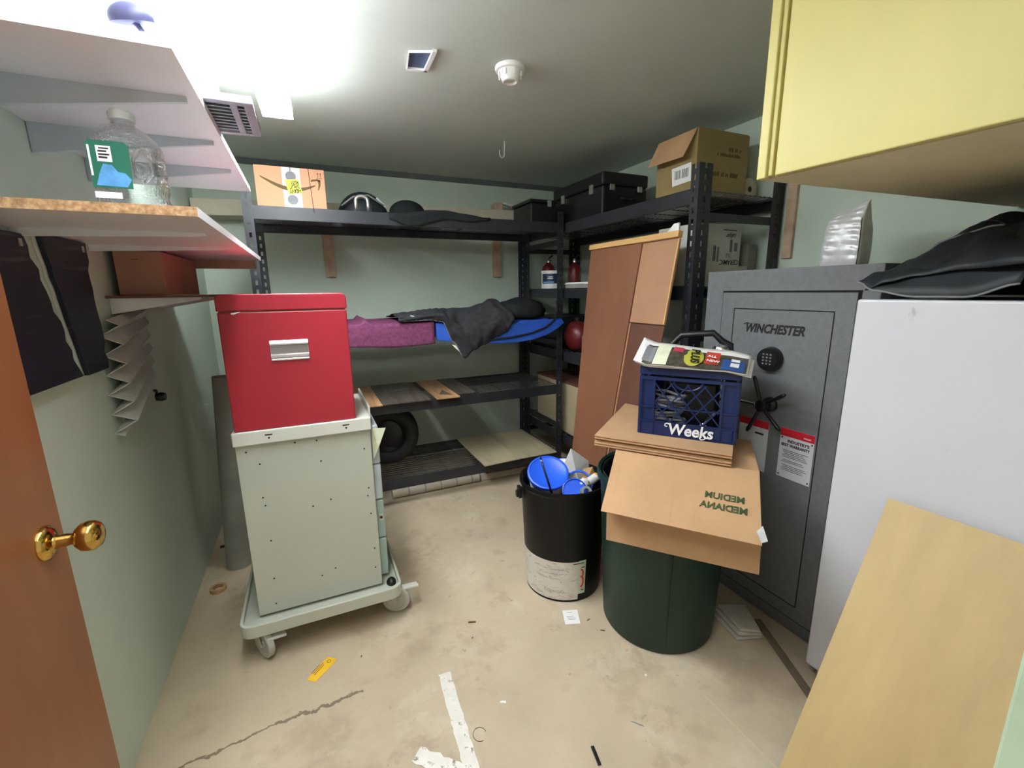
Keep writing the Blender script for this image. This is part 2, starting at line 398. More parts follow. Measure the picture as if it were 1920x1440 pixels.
for p, s, ms_ in ((fa, -1, 'lamp_side'), (fb, 1, 'lamp_side_dim')):
    MB().obox(p - sd * .063 + V((0, 0, 2.237)), ax * (s * .006), sd * .126, V((0, 0, .049))).build('end_lens', ms_, lt, bevel=.001)

vt = thing('ceiling_vent', 'small square vent opening with white frame in the ceiling', 'vent', (.512, 1.99, ZC))
q = [V((.45, 1.937, 0)), V((.552, 1.895, 0)), V((.556, 2.07, 0)), V((.472, 2.086, 0))]
MB().prism([p + V((0, 0, ZC - .002)) for p in q], (0, 0, .0015)).build('opening', 'vent_dark', vt)
fm = MB()
for i, w in ((0, .003), (1, .016), (2, .014), (3, .004)):
    a, b = q[i], q[(i + 1) % 4]; n = V((b - a).yx.to_3d()); n = V((-(b - a).y, (b - a).x, 0)).normalized()
    fm.obox(a + V((0, 0, ZC - .012)), b - a, n * -w * .0 + n * w, V((0, 0, .0115)))
fm.build('frame', 'white_plastic', vt)

sm = thing('smoke_detector', 'round white smoke detector on the ceiling', 'smoke detector', (.872, 1.915, ZC))
c = (.872, 1.915, ZC)
MB().lathe([(0, 0), (.063, 0), (.064, .008), (.061, .016), (.050, .019)], c, (0, 0, -1)).build('base_ring', 'white_plastic', sm, smooth=True, auto=35)
sb = MB().lathe([(.052, .017), (.050, .022), (.040, .040), (.034, .056), (.028, .058), (.020, .052), (0, .052)], c, (0, 0, -1))
for i in range(8):
    a = i * PI / 4; p = V(c) + V((math.cos(a) * .049, math.sin(a) * .049, -.03))
    sb.obox(p - V((.003, .003, .012)), (.006, 0, 0), (0, .006, 0), (0, 0, .02))
sb.build('sensor_chamber', 'white_plastic', sm, smooth=True, auto=35)

hk = MB(); hp = [(1.225, 2.79, ZC)]
hp += [(1.225, 2.79, ZC - .03)] + [(1.225 - .016 + .016 * math.cos(a), 2.79 + .004, ZC - .075 - .022 * math.sin(a)) for a in [i * PI / 8 for i in range(9)]] + [(1.193, 2.794, ZC - .055)]
tag(hk.tube(hp, .0028, 6).build('ceiling_hook', 'white_plastic', smooth=True), 'thin white wire hook hanging from the ceiling near the back', 'hook')

# ------------------------------------------------------------------ left wall: shelves
def bracket(x0, x1, y, z, h0, h1, parent, mat='bracket'):
    b = MB().prism([(x0, y - .006, z), (x1, y - .006, z), (x1, y - .006, z - h1), (lerp(x0, x1, .93), y - .006, z - h1 - .004), (x0, y - .006, z - h0)], (0, .012, 0))
    return b.build('bracket', mat, parent)
ts = thing('wall_shelf', 'upper white wall shelf on three grey brackets at left', 'shelf', (XL, 1.78, 1.90), 'white wall shelves at left')
MB().box(XL + .001, -.187, 1.128, 2.455, 1.905, 1.925).build('board', 'white_shelf', ts)
for y in (1.374, 1.712, 2.06): bracket(XL + .002, -.213, y, 1.9049, .075, .012, ts)
ls = thing('wall_shelf', 'lower white wall shelf with raw chipboard front edge holding the water bottle', 'shelf', (XL, 1.95, 1.61), 'white wall shelves at left')
MB().box(XL + .001, -.197, 1.206, 2.69, 1.615, 1.635).build('board', 'white_shelf', ls)
MB().box(XL + .002, -.1975, 1.2035, 1.2058, 1.6152, 1.6348).build('edge_strip', 'osb', ls)['label'] = 'raw chipboard edge'
for y in (1.52, 1.95): bracket(XL + .002, -.24, y, 1.6149, .020, .006, ls, 'white_shelf')
MB().box(XL + .002, -.22, 2.655, 2.688, 1.575, 1.6149).build('end_batten', 'cleat', ls)
th = thing('wall_shelf', 'lowest wall shelf at left just above the red box, edge on', 'shelf', (XL, 2.4, 1.38), 'white wall shelves at left')
MB().box(XL + .001, -.275, 2.0, 2.82, 1.441, 1.450).build('board', 'dark_panel', th)
bracket(XL + .002, -.36, 2.035, 1.4408, .055, .008, th, 'white_shelf'); bracket(XL + .002, -.36, 2.6, 1.4408, .055, .008, th, 'white_shelf')
cb = thing('cardboard_box', 'closed brown cardboard box between the two lower left wall shelves', 'box', (-.53, 2.3, 1.4502))
MB().box(-.61, -.47, 2.06, 2.62, 1.4505, 1.606).build('carton', 'card_red', cb, bevel=.003)
MB().box(-.56, -.54, 2.0595, 2.0598, 1.575, 1.579).build('hand_slot', 'card_dark', cb)

# things on the top shelf
sc_ = thing('curved_knob', 'slate blue mushroom-shaped knob on a bent stalk at top shelf front', 'knob', (-.238, 1.15, 1.925))
MB().tube([(-.236, 1.15, 1.9255), (-.233, 1.15, 1.935), (-.238, 1.15, 1.942), (-.246, 1.15, 1.950)], [.006, .005, .005, .006], 10).build('stalk', 'lavender', sc_, smooth=True)
kb2 = MB().blob((0, 0, 0), (.036, .022, .026), 28, 16, lambda d: 1 if d.z > -.28 else .28 / abs(d.z))
rot = Matrix.Rotation(-.16, 3, 'Y') @ Matrix.Rotation(.25, 3, 'X')
kb2.v = [rot @ p + V((-.246, 1.15, 1.952)) for p in kb2.v]
kb2.build('cap', 'lavender', sc_, smooth=True, auto=50)
pp = thing('folded_sheets', 'stack of thin white sheets at the left end of the top shelf', 'sheets', (-.49, 1.22, 1.925))
for i in range(4):
    MB().prism([(-.585 + .004 * i, 1.155 + .003 * i, 1.9255 + .009 * i), (-.405 - .008 * i, 1.16 + .004 * i, 1.9255 + .009 * i), (-.40 - .008 * i, 1.30, 1.9255 + .009 * i), (-.58, 1.31, 1.9255 + .009 * i)], (0, 0, .006)).build('sheet', 'paper', pp, bevel=.002)
ct = thing('vent_panel', 'grey slatted panel lying on the top shelf and overhanging its front edge', 'panel', (-.22, 1.56, 1.925))
px0, px1, py0, py1 = -.36, -.080, 1.425, 1.695
pmb = MB()
for a_ in ((px0, px1, py0, py0 + .022), (px0, px1, py1 - .022, py1), (px0, px0 + .022, py0 + .022, py1 - .022), (px1 - .022, px1, py0 + .022, py1 - .022), (-.135, -.118, py0 + .022, py1 - .022)):
    pmb.box(*a_, 1.9254, 1.945)
pmb.build('panel_frame', 'panel_grey', ct, bevel=.002)
MB().box(px0 + .02, px1 - .02, py0 + .02, py1 - .02, 1.940, 1.9445).build('back_sheet', 'panel_grey', ct)
for i in range(9):
    y = py0 + .030 + i * .0255
    MB().obox((px0 + .02, y, 1.928), (px1 - px0 - .04, 0, 0), (0, .016, .010), (0, -.001, .002)).build('slat', 'bracket', ct)
tag(MB().box(-.20, -.155, 1.432, 1.48, 1.9456, 1.985).build('small_box', 'white_plastic', bevel=.004), 'tiny white box on the grey slatted panel on the top shelf', 'box')

# water bottle on the lower shelf
wb = thing('water_bottle', 'large empty clear plastic water bottle on the lower left shelf', 'bottle', (-.325, 1.30, 1.635))
def sqring(r, z, k=.55, n=32):
    out = []
    for j in range(n):
        a = 2 * PI * j / n; cx, sx = math.cos(a), math.sin(a)
        rr = r / max(abs(cx), abs(sx)) ** k if k else r
        out.append(V((-.325 + rr * cx * (1), 1.30 + rr * sx, z)))
    return out
prof = [(.050, 0, .5), (.060, .006, .5), (.063, .02, .5), (.060, .03, .5), (.063, .04, .5), (.063, .062, .5), (.060, .068, .5), (.063, .075, .5), (.063, .098, .5), (.060, .104, .5), (.063, .11, .5),
        (.062, .128, .45), (.054, .145, .3), (.040, .158, .15), (.028, .167, 0), (.021, .171, 0), (.020, .180, 0)]
vs = [p for r, h, kk in prof for p in sqring(r, 1.6355 + h, kk)]
fs = [(i * 32 + j, i * 32 + (j + 1) % 32, (i + 1) * 32 + (j + 1) % 32, (i + 1) * 32 + j) for i in range(len(prof) - 1) for j in range(32)] + [tuple(range(31, -1, -1))]
MB().add(vs, fs).build('body', M['clear'], wb, smooth=True)
MB().lathe([(0, 0), (.023, 0), (.0235, .014), (.021, .017), (0, .017)], (-.325, 1.30, 1.8165), n=24).build('cap', 'clear_cap', wb, smooth=True, auto=40)
hd = MB()
for xx in (-.288,):
    hd.tube([(xx + .0, 1.2365, 1.682), (xx - .012, 1.234, 1.70), (xx - .014, 1.234, 1.73), (xx, 1.2355, 1.75), (xx + .014, 1.234, 1.73), (xx + .016, 1.234, 1.70), (xx, 1.2365, 1.682)], .0035, 6)
hd.build('grip_rib', M['clear'], wb, smooth=True)
lb = MB().prism([(-.374, 1.2345, 1.668), (-.309, 1.2345, 1.668), (-.306, 1.2345, 1.750), (-.312, 1.2345, 1.758), (-.371, 1.2345, 1.758), (-.376, 1.2345, 1.752)], (0, -.0008, 0))
bl = lb.build('bottle_label', 'label_green', wb); bl['label'] = 'green paper label'
MB().prism([(-.368, 1.2335, 1.672), (-.318, 1.2335, 1.671), (-.309, 1.2335, 1.686), (-.318, 1.2335, 1.698), (-.330, 1.2335, 1.700), (-.338, 1.2335, 1.712), (-.352, 1.2335, 1.714), (-.360, 1.2335, 1.696)], (0, -.0004, 0)).build('picture', 'label_blue', bl)
MB().box(-.360, -.336, 1.2331, 1.2336, 1.718, 1.748).build('white_patch', 'white_ink', bl)
pt = MB()
for i, (a, b) in enumerate(((.742, .7445), (.736, .739), (.730, .733), (.724, .7275))): pt.box(-.357 + .002 * (i == 0), -.339 - .004 * (i % 2), 1.2326, 1.2331, 1 + a, 1 + b)
pt.build('small_print', 'ink', bl)
MB().box(-.374, -.330, 1.2345, 1.2351, 1.648, 1.660).build('lower_label', 'white_ink', wb)
MB().box(-.3735, -.370, 1.2331, 1.2338, 1.690, 1.748).build('side_lettering', 'white_ink', bl)

# black sheets and pleated strip on the left wall
def ragged(y0t, y1t, y0b, y1b, z0, z1, n, rr, jag=.012):
    L_, R_ = [], []
    for i in range(n + 1):
        t = i / n; z = lerp(z1, z0, t)
        L_.append((lerp(y0t, y0b, t) + rr.uniform(-jag * .3, jag * .3), z)); R_.append((lerp(y1t, y1b, t) + rr.uniform(-jag, jag), z))
    return [(a, z) for a, z in L_] + [(a, z) for a, z in reversed(R_)]
rr = random.Random(3)
for k_, (a, lab) in enumerate((((1.27, 1.535, 1.27, 1.685, 1.222, 1.60), 'ragged black sheet hanging on the left wall nearest the door'),
                               ((1.60, 1.875, 1.705, 1.872, 1.218, 1.612), 'ragged black sheet on the left wall beside the pleated grey strip'))):
    pl = ragged(a[0], a[1], a[2], a[3], a[4], a[5], 14, rr)
    s_ = thing('black_sheet', lab, 'sheet', (XL, (a[0] + a[1]) / 2, a[4]), 'black sheets on the left wall')
    MB().prism([(XL + .001, y, z) for y, z in pl], (.006, 0, 0)).build('backing', 'pleat', s_)
    pl2 = [(y + (-.016 if i > 14 else 0.006), z) for i, (y, z) in enumerate(pl)]
    MB().prism([(XL + .0075, y, z) for y, z in pl2], (.014, 0, 0)).build('front_layer', 'shingle', s_, bevel=.002)
    MB().box(XL + .022, XL + .0235, a[1] - .045, a[1] - .03, a[5] - .03, a[5] - .012).build('staple', 'alu', s_)
ps = thing('pleated_strip', 'grey pleated paper strip hanging on the left wall', 'pleated strip', (XL, 2.13, .99))
def pleat(u, v):
    n = 6.0; ph = (u * n + .2) % 1.0; tri = 1 - abs(2 * ph - 1)
    z = lerp(1.372, .985, u) + .10 * v * (.35 + .65 * u)
    return V((XL + .006 + .060 * tri * (1 - .75 * v) * (.75 + .25 * u), 1.885 + .48 * v - .045 * u + .03 * tri * (1 - v), z))
MB().grid(pleat, 60, 6).build('pleats', 'pleat', ps, solid=.002)
kn = thing('cord_plug', 'small black plug hanging beside the grey pleated strip', 'plug', (XL, 2.32, 1.02))
MB().lathe([(0, 0), (.016, 0), (.02, .02), (.016, .034), (0, .034)], (XL + .001, 2.335, 1.02), (1, 0, 0), n=16).build('knob', 'black_plastic', kn, smooth=True, auto=40)
MB().tube([(XL + .006, 2.33, 1.04), (XL + .014, 2.30, 1.055), (XL + .02, 2.26, 1.062)], .005, 8).build('lead', 'black_plastic', kn, smooth=True)

# ------------------------------------------------------------------ storage racks
def flange(mb, o, wd, td, w, t, h):
    """slotted strip: o bottom corner, wd width dir, td thickness dir"""
    o, wd, td = V(o), V(wd), V(td); sw = .013; side = (w - sw) / 2
    up = V((0, 0, 1))
    mb.obox(o, wd * side, td * t, up * h); mb.obox(o + wd * (side + sw), wd * side, td * t, up * h)
    z = 0.0; pitch = .0508; slot = .026
    while z < h - .001:
        top = min(z + pitch - slot, h)
        mb.obox(o + wd * side + up * z, wd * sw, td * t, up * (top - z)); z += pitch
def rack(label, x0, x1, y0, y1, H, levels, along, braces, group):
    r = thing('storage_rack', label, 'rack', ((x0 + x1) / 2, (y0 + y1) / 2, 0), group)
    for (cx, sx) in ((x0, 1), (x1, -1)):
        for (cy, sy) in ((y0, 1), (y1, -1)):
            mb = MB()
            wx, wy = (.05, .075) if along == 'x' else (.085, .05)
            flange(mb, (cx, cy, 0), (sx, 0, 0), (0, sy, 0), wx, .003, H)
            flange(mb, (cx, cy + sy * .003, 0), (0, sy, 0), (sx, 0, 0), wy - .003, .003, H)
            mb.build('post', 'black_steel', r)
    for zt in levels:
        bh = .072
        for side in (0, 1):
            mb = MB()
            if along == 'x':
                y = y0 + .0035 if side == 0 else y1 - .0135
                mb.box(x0 + .004, x1 - .004, y, y + .010, zt - bh, zt)
                ins = 1 if side == 0 else -1
                yy = y + (.010 if side == 0 else -.022)
                mb.box(x0 + .05, x1 - .05, yy, yy + .022, zt - .022, zt - .018)
                mb.box(x0 + .05, x1 - .05, yy, yy + .016, zt - bh, zt - bh + .004)
            else:
                x = x0 + .0035 if side == 0 else x1 - .0135
                mb.box(x, x + .010, y0 + .004, y1 - .004, zt - bh, zt)
                xx = x + (.010 if side == 0 else -.022)
                mb.box(xx, xx + .022, y0 + .05, y1 - .05, zt - .022, zt - .018)
                mb.box(xx, xx + .016, y0 + .05, y1 - .05, zt - bh, zt - bh + .004)
            mb.build('beam', 'black_steel', r, bevel=.0015)
        wd = MB(); zw = zt - .010; e = .014
        X0, X1, Y0, Y1 = x0 + e, x1 - e, y0 + e, y1 - e; t = .0021
        if along == 'x':
            n = 16
            for i in range(n + 1): y = lerp(Y0, Y1, i / n); wd.box(X0 + .002, X1 - .002, y - t, y + t, zw - t, zw + t)
            n = 13
            for i in range(n + 1): x = lerp(X0, X1, i / n); wd.box(x - t, x + t, Y0 - .002, Y1 + .002, zw - 3 * t, zw - t)
        else:
            n = 16
            for i in range(n + 1): x = lerp(X0, X1, i / n); wd.box(x - t, x + t, Y0 + .002, Y1 - .002, zw - t, zw + t)
            n = 13
            for i in range(n + 1): y = lerp(Y0, Y1, i / n); wd.box(X0 - .002, X1 + .002, y - t, y + t, zw - 3 * t, zw - t)
        wd.build('wire_deck', 'black_wire', r)
    for z in braces:
        for side in (0, 1):
            mb = MB()
            if along == 'x':
                x = x0 + .004 if side == 0 else x1 - .010
                mb.box(x, x + .006, y0 + .004, y1 - .004, z - .02, z + .02)
            else:
                y = y0 + .004 if side == 0 else y1 - .010
                mb.box(x0 + .004, x1 - .004, y, y + .006, z - .02, z + .02)
            mb.build('side_brace', 'black_steel', r)
    return r
RZ = [1.922, 1.225, .738, .203]
rack('black steel storage rack along the back wall', -.272, 1.728, 2.90, 3.53, 1.996, RZ, 'x', [.40, 1.05, 1.79], 'black steel storage racks')
QZ = [1.922, 1.462, .985, .335]
rack('black steel storage rack along the right wall', 1.742, 2.352, 1.685, 3.70, 2.03, QZ, 'y', [.15, .62, 1.20, 1.79], 'black steel storage racks')

# ------------------------------------------------------------------ back wall
lg = thing('wall_ledge', 'beige wooden ledge board on brown cleats along the back wall', 'ledge', (.55, YB, 1.55))
MB().obox((XL + .01, 3.60, 1.955), (2.36, 0, .055), (0, .188, 0), (0, 0, .105)).build('board', 'beige_wood', lg, bevel=.006)
for x, z in ((.185, 1.968), (1.565, 2.0)):
    MB().box(x - .036, x + .036, YB - .04, YB - .001, 1.57, z).build('cleat', 'cleat', lg, bevel=.002)

# ------------------------------------------------------------------ things on the back rack
TZ = RZ[0] - .0062
ab = thing('cardboard_box', 'pale shipping box with a curved arrow and neon sticker on rack top', 'box', (-.025, 3.05, TZ))
bx = MB().box(-.197, .157, 2.925, 3.19, TZ + .0004, 2.135).build('carton', 'card_pink', ab, bevel=.003)
yf = 2.9246
sp = []; sq = []
for i in range(25):
    t = i / 24; x = lerp(-.170, .105, t); z = 2.078 - .055 * math.sin(t * PI * .86) - .006 * t
    w = .002 + .0085 * math.sin(PI * min(1, t * .95 + .03)) ** .8
    sp.append((x, yf, z + w)); sq.append((x, yf, z - w))
sm_ = MB()
for i in range(24): sm_.prism([sq[i], sq[i + 1], sp[i + 1], sp[i]], (0, -.0005, 0))
sm_.prism([(.082, yf, 2.066), (.112, yf, 2.074), (.135, yf, 2.068), (.132, yf, 2.078), (.118, yf, 2.084), (.085, yf, 2.078)], (0, -.0005, 0))
sm_.prism([(.120, yf, 2.078), (.134, yf, 2.080), (.132, yf, 2.050), (.122, yf, 2.026), (.116, yf, 2.024), (.122, yf, 2.052)], (0, -.0005, 0))
sm_.build('arrow_print', 'ink_brown', bx)
MB().box(-.062, .030, yf - .0003, yf, TZ + .002, 2.133).build('packing_tape', 'bracket', bx)
for zc in (2.088, 1.965):
    ov = MB().prism([(-.018 + .027 * math.cos(a), yf - .0004, zc + .026 * math.sin(a)) for a in [i * PI / 10 for i in range(20)]], (0, -.0003, 0))
    if zc > 2: ov.box(-.021, -.015, yf - .0007, yf - .0004, 2.11, 2.133)
    ov.build('tape_print', 'grey_ink', bx)
st = MB().prism([(-.05, yf - .0009, 2.068), (.020, yf - .0009, 2.075), (.034, yf - .0009, 2.003), (-.034, yf - .0009, 1.992)], (0, -.0004, 0)).build('sticker', 'neon', ab)
tdx, tdy = V((-1, 0, -.14)), V((.14, 0, -1))
for body, size, x, z, w_, bd in (('HEAVY', .030, .026, 2.026, .62, .0014), ('TEAM LIFT', .017, .022, 2.041, .66, .0008), ('EQUIPO', .017, .019, 2.054, .66, .0008), ('PESADO', .017, .017, 2.067, .62, .0008)):
    text('sticker_text', body, size, 'ink', (x, yf - .0018, z), tdx, tdy, st, bold=bd, sx=w_)
ic = MB()
for xx in (.122, .136):
    ic.box(xx - .0015, xx + .0015, yf - .0005, yf, 2.092, 2.110); ic.prism([(xx - .005, yf, 2.110), (xx + .005, yf, 2.110), (xx, yf, 2.118)], (0, -.0005, 0))
ic.box(.114, .144, yf - .0005, yf, 2.086, 2.089)
ic.build('arrow_icon', 'ink_brown', bx)
MB().tube([(.075, yf - .002, 2.133), (.077, yf - .002, 2.06), (.082, yf - .002, 1.97), (.083, yf - .03, 1.93), (.082, 2.892, 1.918), (.085, 2.893, 1.900)], .0016, 5).build('tie_string', 'ink', ab)

hz = TZ + .0006
hc = thing('hard_case', 'rounded black helmet-like case on the back rack top', 'case', (.40, 3.25, hz))
MB().blob((.40, 3.28, hz + .012), (.165, .12, .175), 28, 16, lambda d: 1.0 if d.z >= 0 else max(.0, 1 - 0.999 * 0) * (1 if d.z > -.07 else .07 / abs(d.z))).build('shell', 'tarp', hc, smooth=True)
MB().tube([(.255, 3.175, hz + .075), (.33, 3.155, hz + .13), (.42, 3.15, hz + .145), (.52, 3.165, hz + .09)], .006, 8).build('rim', 'grey_plastic', hc, smooth=True)
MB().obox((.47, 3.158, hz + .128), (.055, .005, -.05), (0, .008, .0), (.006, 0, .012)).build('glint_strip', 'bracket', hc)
b2 = MB().blob((.705, 3.27, hz + .068), (.110, .09, .075), 24, 14, lambda d: (1.12 - .12 * d.x) * (1 if d.z > -.82 else .82 / abs(d.z)))
tag(b2.build('black_pouch', 'dark_cloth', smooth=True), 'small rounded black pouch right of the helmet-like case on rack top', 'pouch')
sh = thing('shackle', 'grey metal U-shaped clamp standing at the front of the rack top', 'clamp', (.355, 2.945, TZ))
up = [(.318, 2.95, TZ + .0004), (.320, 2.95, TZ + .055)] + [(.355 - .035 * math.cos(a), 2.95, TZ + .072 + .026 * math.sin(a)) for a in [i * PI / 10 for i in range(11)]] + [(.390, 2.95, TZ + .055), (.392, 2.95, TZ + .0004)]
MB().tube(up, .0115, 10).build('bow', 'alu', sh, smooth=True)
MB().box(.392, .412, 2.94, 2.98, TZ + .0006, TZ + .05).build('pin_head', 'black_plastic', sh, bevel=.004)
# black cloth lying over the top beam
def cl(u, v):
    x = lerp(.50, 1.16, u); top = 1.9235 + .030 * math.exp(-((x - .83) / .16) ** 2) + .006 * wob(u, v)
    if v < .6: return V((x, lerp(2.975, 2.897, v / .6), top))
    t = (v - .6) / .4; drop = interp([.5, .62, .75, .9, 1.16], [.04, .085, .075, .05, .02], x)
    return V((x, 2.893 - .006 * math.sin(u * 9), top - drop * t))
tag(MB().grid(cl, 26, 12).build('black_cloth', 'dark_cloth', smooth=True, solid=.003), 'black cloth draped over the middle of the back rack top beam', 'cloth')
br = thing('storage_bin', 'black plastic bin at the right end of the back rack top', 'bin', (1.60, 3.1, TZ))
MB().box(1.49, 1.70, 2.955, 3.25, TZ + .0004, 2.055).build('tub', 'black_plastic', br, bevel=.012)
MB().box(1.483, 1.707, 2.948, 3.257, 2.0555, 2.078).build('lid', 'black_plastic', br, bevel=.006)
MB().box(1.62, 1.65, 2.938, 2.9475, 2.03, 2.072).build('latch', 'alu', br, bevel=.002)
tag(MB().obox((1.36, 3.30, TZ + .155), (.20, 0, -.035), (0, .25, 0), (.004, 0, .022)).build('wood_offcut', 'white_plastic', bevel=.002) if False else MB().obox((1.50, 3.62, 2.1105), (.065, 0, .0015), (0, .10, 0), (0, 0, .055)).build('wood_block', 'cleat', bevel=.002), 'small brown wood block standing on the back wall ledge', 'wood block')
tag(MB().obox((1.575, 3.62, 2.160), (.20, 0, -.042), (0, .05, 0), (.003, 0, .014)).build('wood_stick', 'white_plastic', bevel=.002), 'white stick leaning beside the wood block on the back wall ledge', 'stick')

# blankets and foam on the second level
SZ = RZ[1] - .006
def drape(x0, x1, yb, yf_, ztop, zbot, nu=40, nv=20, amp=.006, s=1.0):
    def fn(u, v):
        x = lerp(x0, x1, u); zt = ztop(x) if callable(ztop) else ztop; zb = zbot(x) if callable(zbot) else zbot
        if v < .5:
            y = lerp(yb, yf_, v / .5); z = zt - .01 * (v / .5) ** 4
        else:
            t = (v - .5) / .5; y = yf_ - .012 * math.sin(t * PI * .5); z = lerp(zt - .01, zb, t)
        w = wob(x * s, v * 1.3 * s) * amp
        return V((x, y - abs(w) * (v > .45), z + w * (v <= .5) + abs(w) * .0))
    return MB().grid(fn, nu, nv)
pz = lambda x: 1.258 + .030 * math.exp(-((x - .315) / .018) ** 2)
tag(drape(-.16, .735, 3.35, 2.868, pz, lambda x: 1.115 + .008 * math.sin(x * 9), amp=.005).build('purple_blanket', 'purple', smooth=True, solid=.018),
    'purple fleecy blanket folded over the back rack behind the red box', 'blanket')
bf = thing('foam_mat', 'bright blue foam mat curling up over the back rack beam', 'mat', (1.25, 2.85, 1.09))
lowc = [(.75, 1.135), (.95, 1.105), (1.15, 1.090), (1.32, 1.085), (1.46, 1.098), (1.58, 1.128), (1.67, 1.170), (1.725, 1.212)]
upc = [(1.70, 1.243), (1.60, 1.240), (1.38, 1.242), (1.24, 1.205), (1.1, 1.16), (.97, 1.15), (.88, 1.22), (.84, 1.245), (.75, 1.25)]
MB().prism([(x, 2.893, z) for x, z in lowc + upc], (0, -.030, 0)).build('outer_layer', 'blue_foam', bf, bevel=.008)
lip = [(1.08, 1.115), (1.30, 1.128), (1.45, 1.150), (1.56, 1.185), (1.63, 1.235), (1.658, 1.30), (1.648, 1.37)]
MB().tube([(x, 2.858, z) for x, z in lip], .007, 8).build('inner_edge', 'dark_cloth', bf, smooth=True)
MB().box(.80, 1.655, 2.985, 3.35, SZ + .0012, SZ + .022).build('shelf_layer', 'blue_foam', bf, bevel=.006)
rid = lambda x: interp([.50, .58, .70, .82, .93, 1.02, 1.12, 1.185, 1.24, 1.30], [1.308, 1.320, 1.330, 1.334, 1.334, 1.338, 1.362, 1.394, 1.385, 1.335], x)
hang = lambda x: interp([.50, .60, .70, .79, .86, .931, 1.0, 1.08, 1.18, 1.25, 1.30], [1.270, 1.270, 1.272, 1.258, 1.12, 1.004, 1.055, 1.09, 1.14, 1.17, 1.235], x)
def blk(u, v):
    x = lerp(.505, 1.30, u)
    if v < .35: y = lerp(3.32, 3.02, v / .35); z = lerp(1.275, rid(x), v / .35)
    elif v < .6: t = (v - .35) / .25; y = lerp(3.02, 2.855, t); z = lerp(rid(x), lerp(rid(x), hang(x), .35), t)
    else: t = (v - .6) / .4; y = 2.855 - .016 * math.sin(t * PI); z = lerp(lerp(rid(x), hang(x), .35), hang(x), t)
    n = wob(x * 1.1, v * .9) * .008 + .004 * math.sin(x * 90 + v * 22 * math.sin(x * 9))
    return V((x, y - .004 - n * (v > .3), z + n * .6 * (v < .6)))
bk = thing('moving_blanket', 'charcoal quilted moving blanket with one corner hanging from the back rack', 'blanket', (.92, 3.0, 1.0))
MB().grid(blk, 64, 34).build('quilt', 'blanket', bk, smooth=True, solid=.006)
MB().tube([tuple(blk(u, 1.0) + V((0, -.004, 0))) for u in [.02 + .5 * i / 30 for i in range(31)]], .0035, 6).build('binding', 'piping', bk, smooth=True)
MB().prism([(.845, 2.838, 1.105), (.872, 2.838, 1.098), (.895, 2.838, 1.055), (.862, 2.838, 1.085)], (0, -.0015, 0)).build('white_tag', 'paper', bk)
MB().prism([(.555, 2.845, 1.287), (.585, 2.842, 1.306), (.66, 2.842, 1.286), (.62, 2.842, 1.276)], (0, -.0015, 0)).build('lining', 'bracket', bk)
dk = MB().blob((1.46, 3.08, SZ + .075), (.20, .15, .10), 30, 16, lambda d: (1 + .10 * wob(d.x * .6, d.y * .6 + d.z * .3)) * (1 if d.z > -.45 else .45 / abs(d.z)))
tag(dk.build('folded_cloth', 'dark_cloth', smooth=True), 'near-black folded cloth on the blue foam at the back rack right end', 'cloth')

# laminate offcuts on the third level
def plank(x0, x1, y0, y1, z, th, mat, lab, skew=0.0, mb=None, grp='laminate boards on the middle shelf'):
    o = MB().prism([(x0, y0, z), (x1, y0 + skew, z), (x1, y1, z), (x0, y1, z)], (0, 0, th)).build('laminate_board', mat, bevel=.0012)
    return tag(o, lab, 'board', grp)
z3 = RZ[2] + .0005
plank(.06, .374, 2.845, 3.50, z3, .009, 'lam_tan', 'tan laminate board at the left end of the middle shelf')
plank(.378, .690, 2.855, 3.50, z3, .009, 'lam_dark', 'wide dark grey-brown laminate board on the middle shelf')
o = plank(.730, .892, 2.850, 3.50, z3, .009, 'lam_tan', 'tan laminate board with a dark wedge mark on the middle shelf')
w_ = MB().prism([(.775, 2.96, z3 + .0092), (.86, 2.90, z3 + .0092), (.83, 3.10, z3 + .0092)], (0, 0, .0004)).build('dark_mark', 'lam_dark', o)
plank(.898, 1.035, 2.925, 3.50, z3, .009, 'lam_dark', 'narrow dark laminate board right of the tan one on the middle shelf')
tag(MB().prism([(.50, 3.20, z3 + .0095), (.62, 3.22, z3 + .0095), (.63, 3.28, z3 + .0095), (.53, 3.27, z3 + .0095)], (0, 0, .001)).build('paper_scrap', 'piping'), 'torn grey paper scrap on the wide dark laminate board', 'paper')
z4 = RZ[3] + .0005
plank(1.055, 1.358, 2.845, 3.50, z4, .010, 'lam_pale', 'pale wood board on the bottom shelf, left of two', skew=.02, grp='pale boards on the bottom shelf')
plank(1.362, 1.665, 2.865, 3.50, z4, .010, 'lam_pale', 'pale wood board on the bottom shelf, right of two', grp='pale boards on the bottom shelf')
tr = thing('tyre', 'black rubber tyre standing on the bottom shelf behind the cart', 'tyre', (.46, 3.25, .20))
tc_ = V((.455, 3.27, z4 + .222 - .0085)); ring = []
MB().lathe([(.125, -.05), (.135, -.062), (.18, -.068), (.208, -.058), (.2195, -.04), (.2215, 0), (.2195, .04), (.208, .058), (.18, .068), (.135, .062), (.125, .05), (.125, -.05)], tc_, (.18, 1, 0), n=48).build('tread', 'black_rubber', tr, smooth=True, auto=50)
MB().lathe([(0, -.02), (.05, -.025), (.10, -.015), (.1245, -.035), (.1245, .035), (.10, .02), (0, .02)], tc_, (.18, 1, 0), n=32).build('wheel_disc', 'black_plastic', tr, smooth=True, auto=40)
cc = MB(); pts = []
for i in range(60):
    a = i * .55; pts.append((1.10 + .055 * math.cos(a) + .003 * math.sin(i), 3.20 + .035 * math.sin(a * .5) + .0006 * i, .655 + .045 * math.sin(a) - .006 * math.cos(i * .9)))
tag(cc.tube([(1.06, 3.17, .728)] + pts, .006, 6).build('cable_coil', 'black_plastic', smooth=True), 'black cable coil hanging under the middle shelf', 'cable')
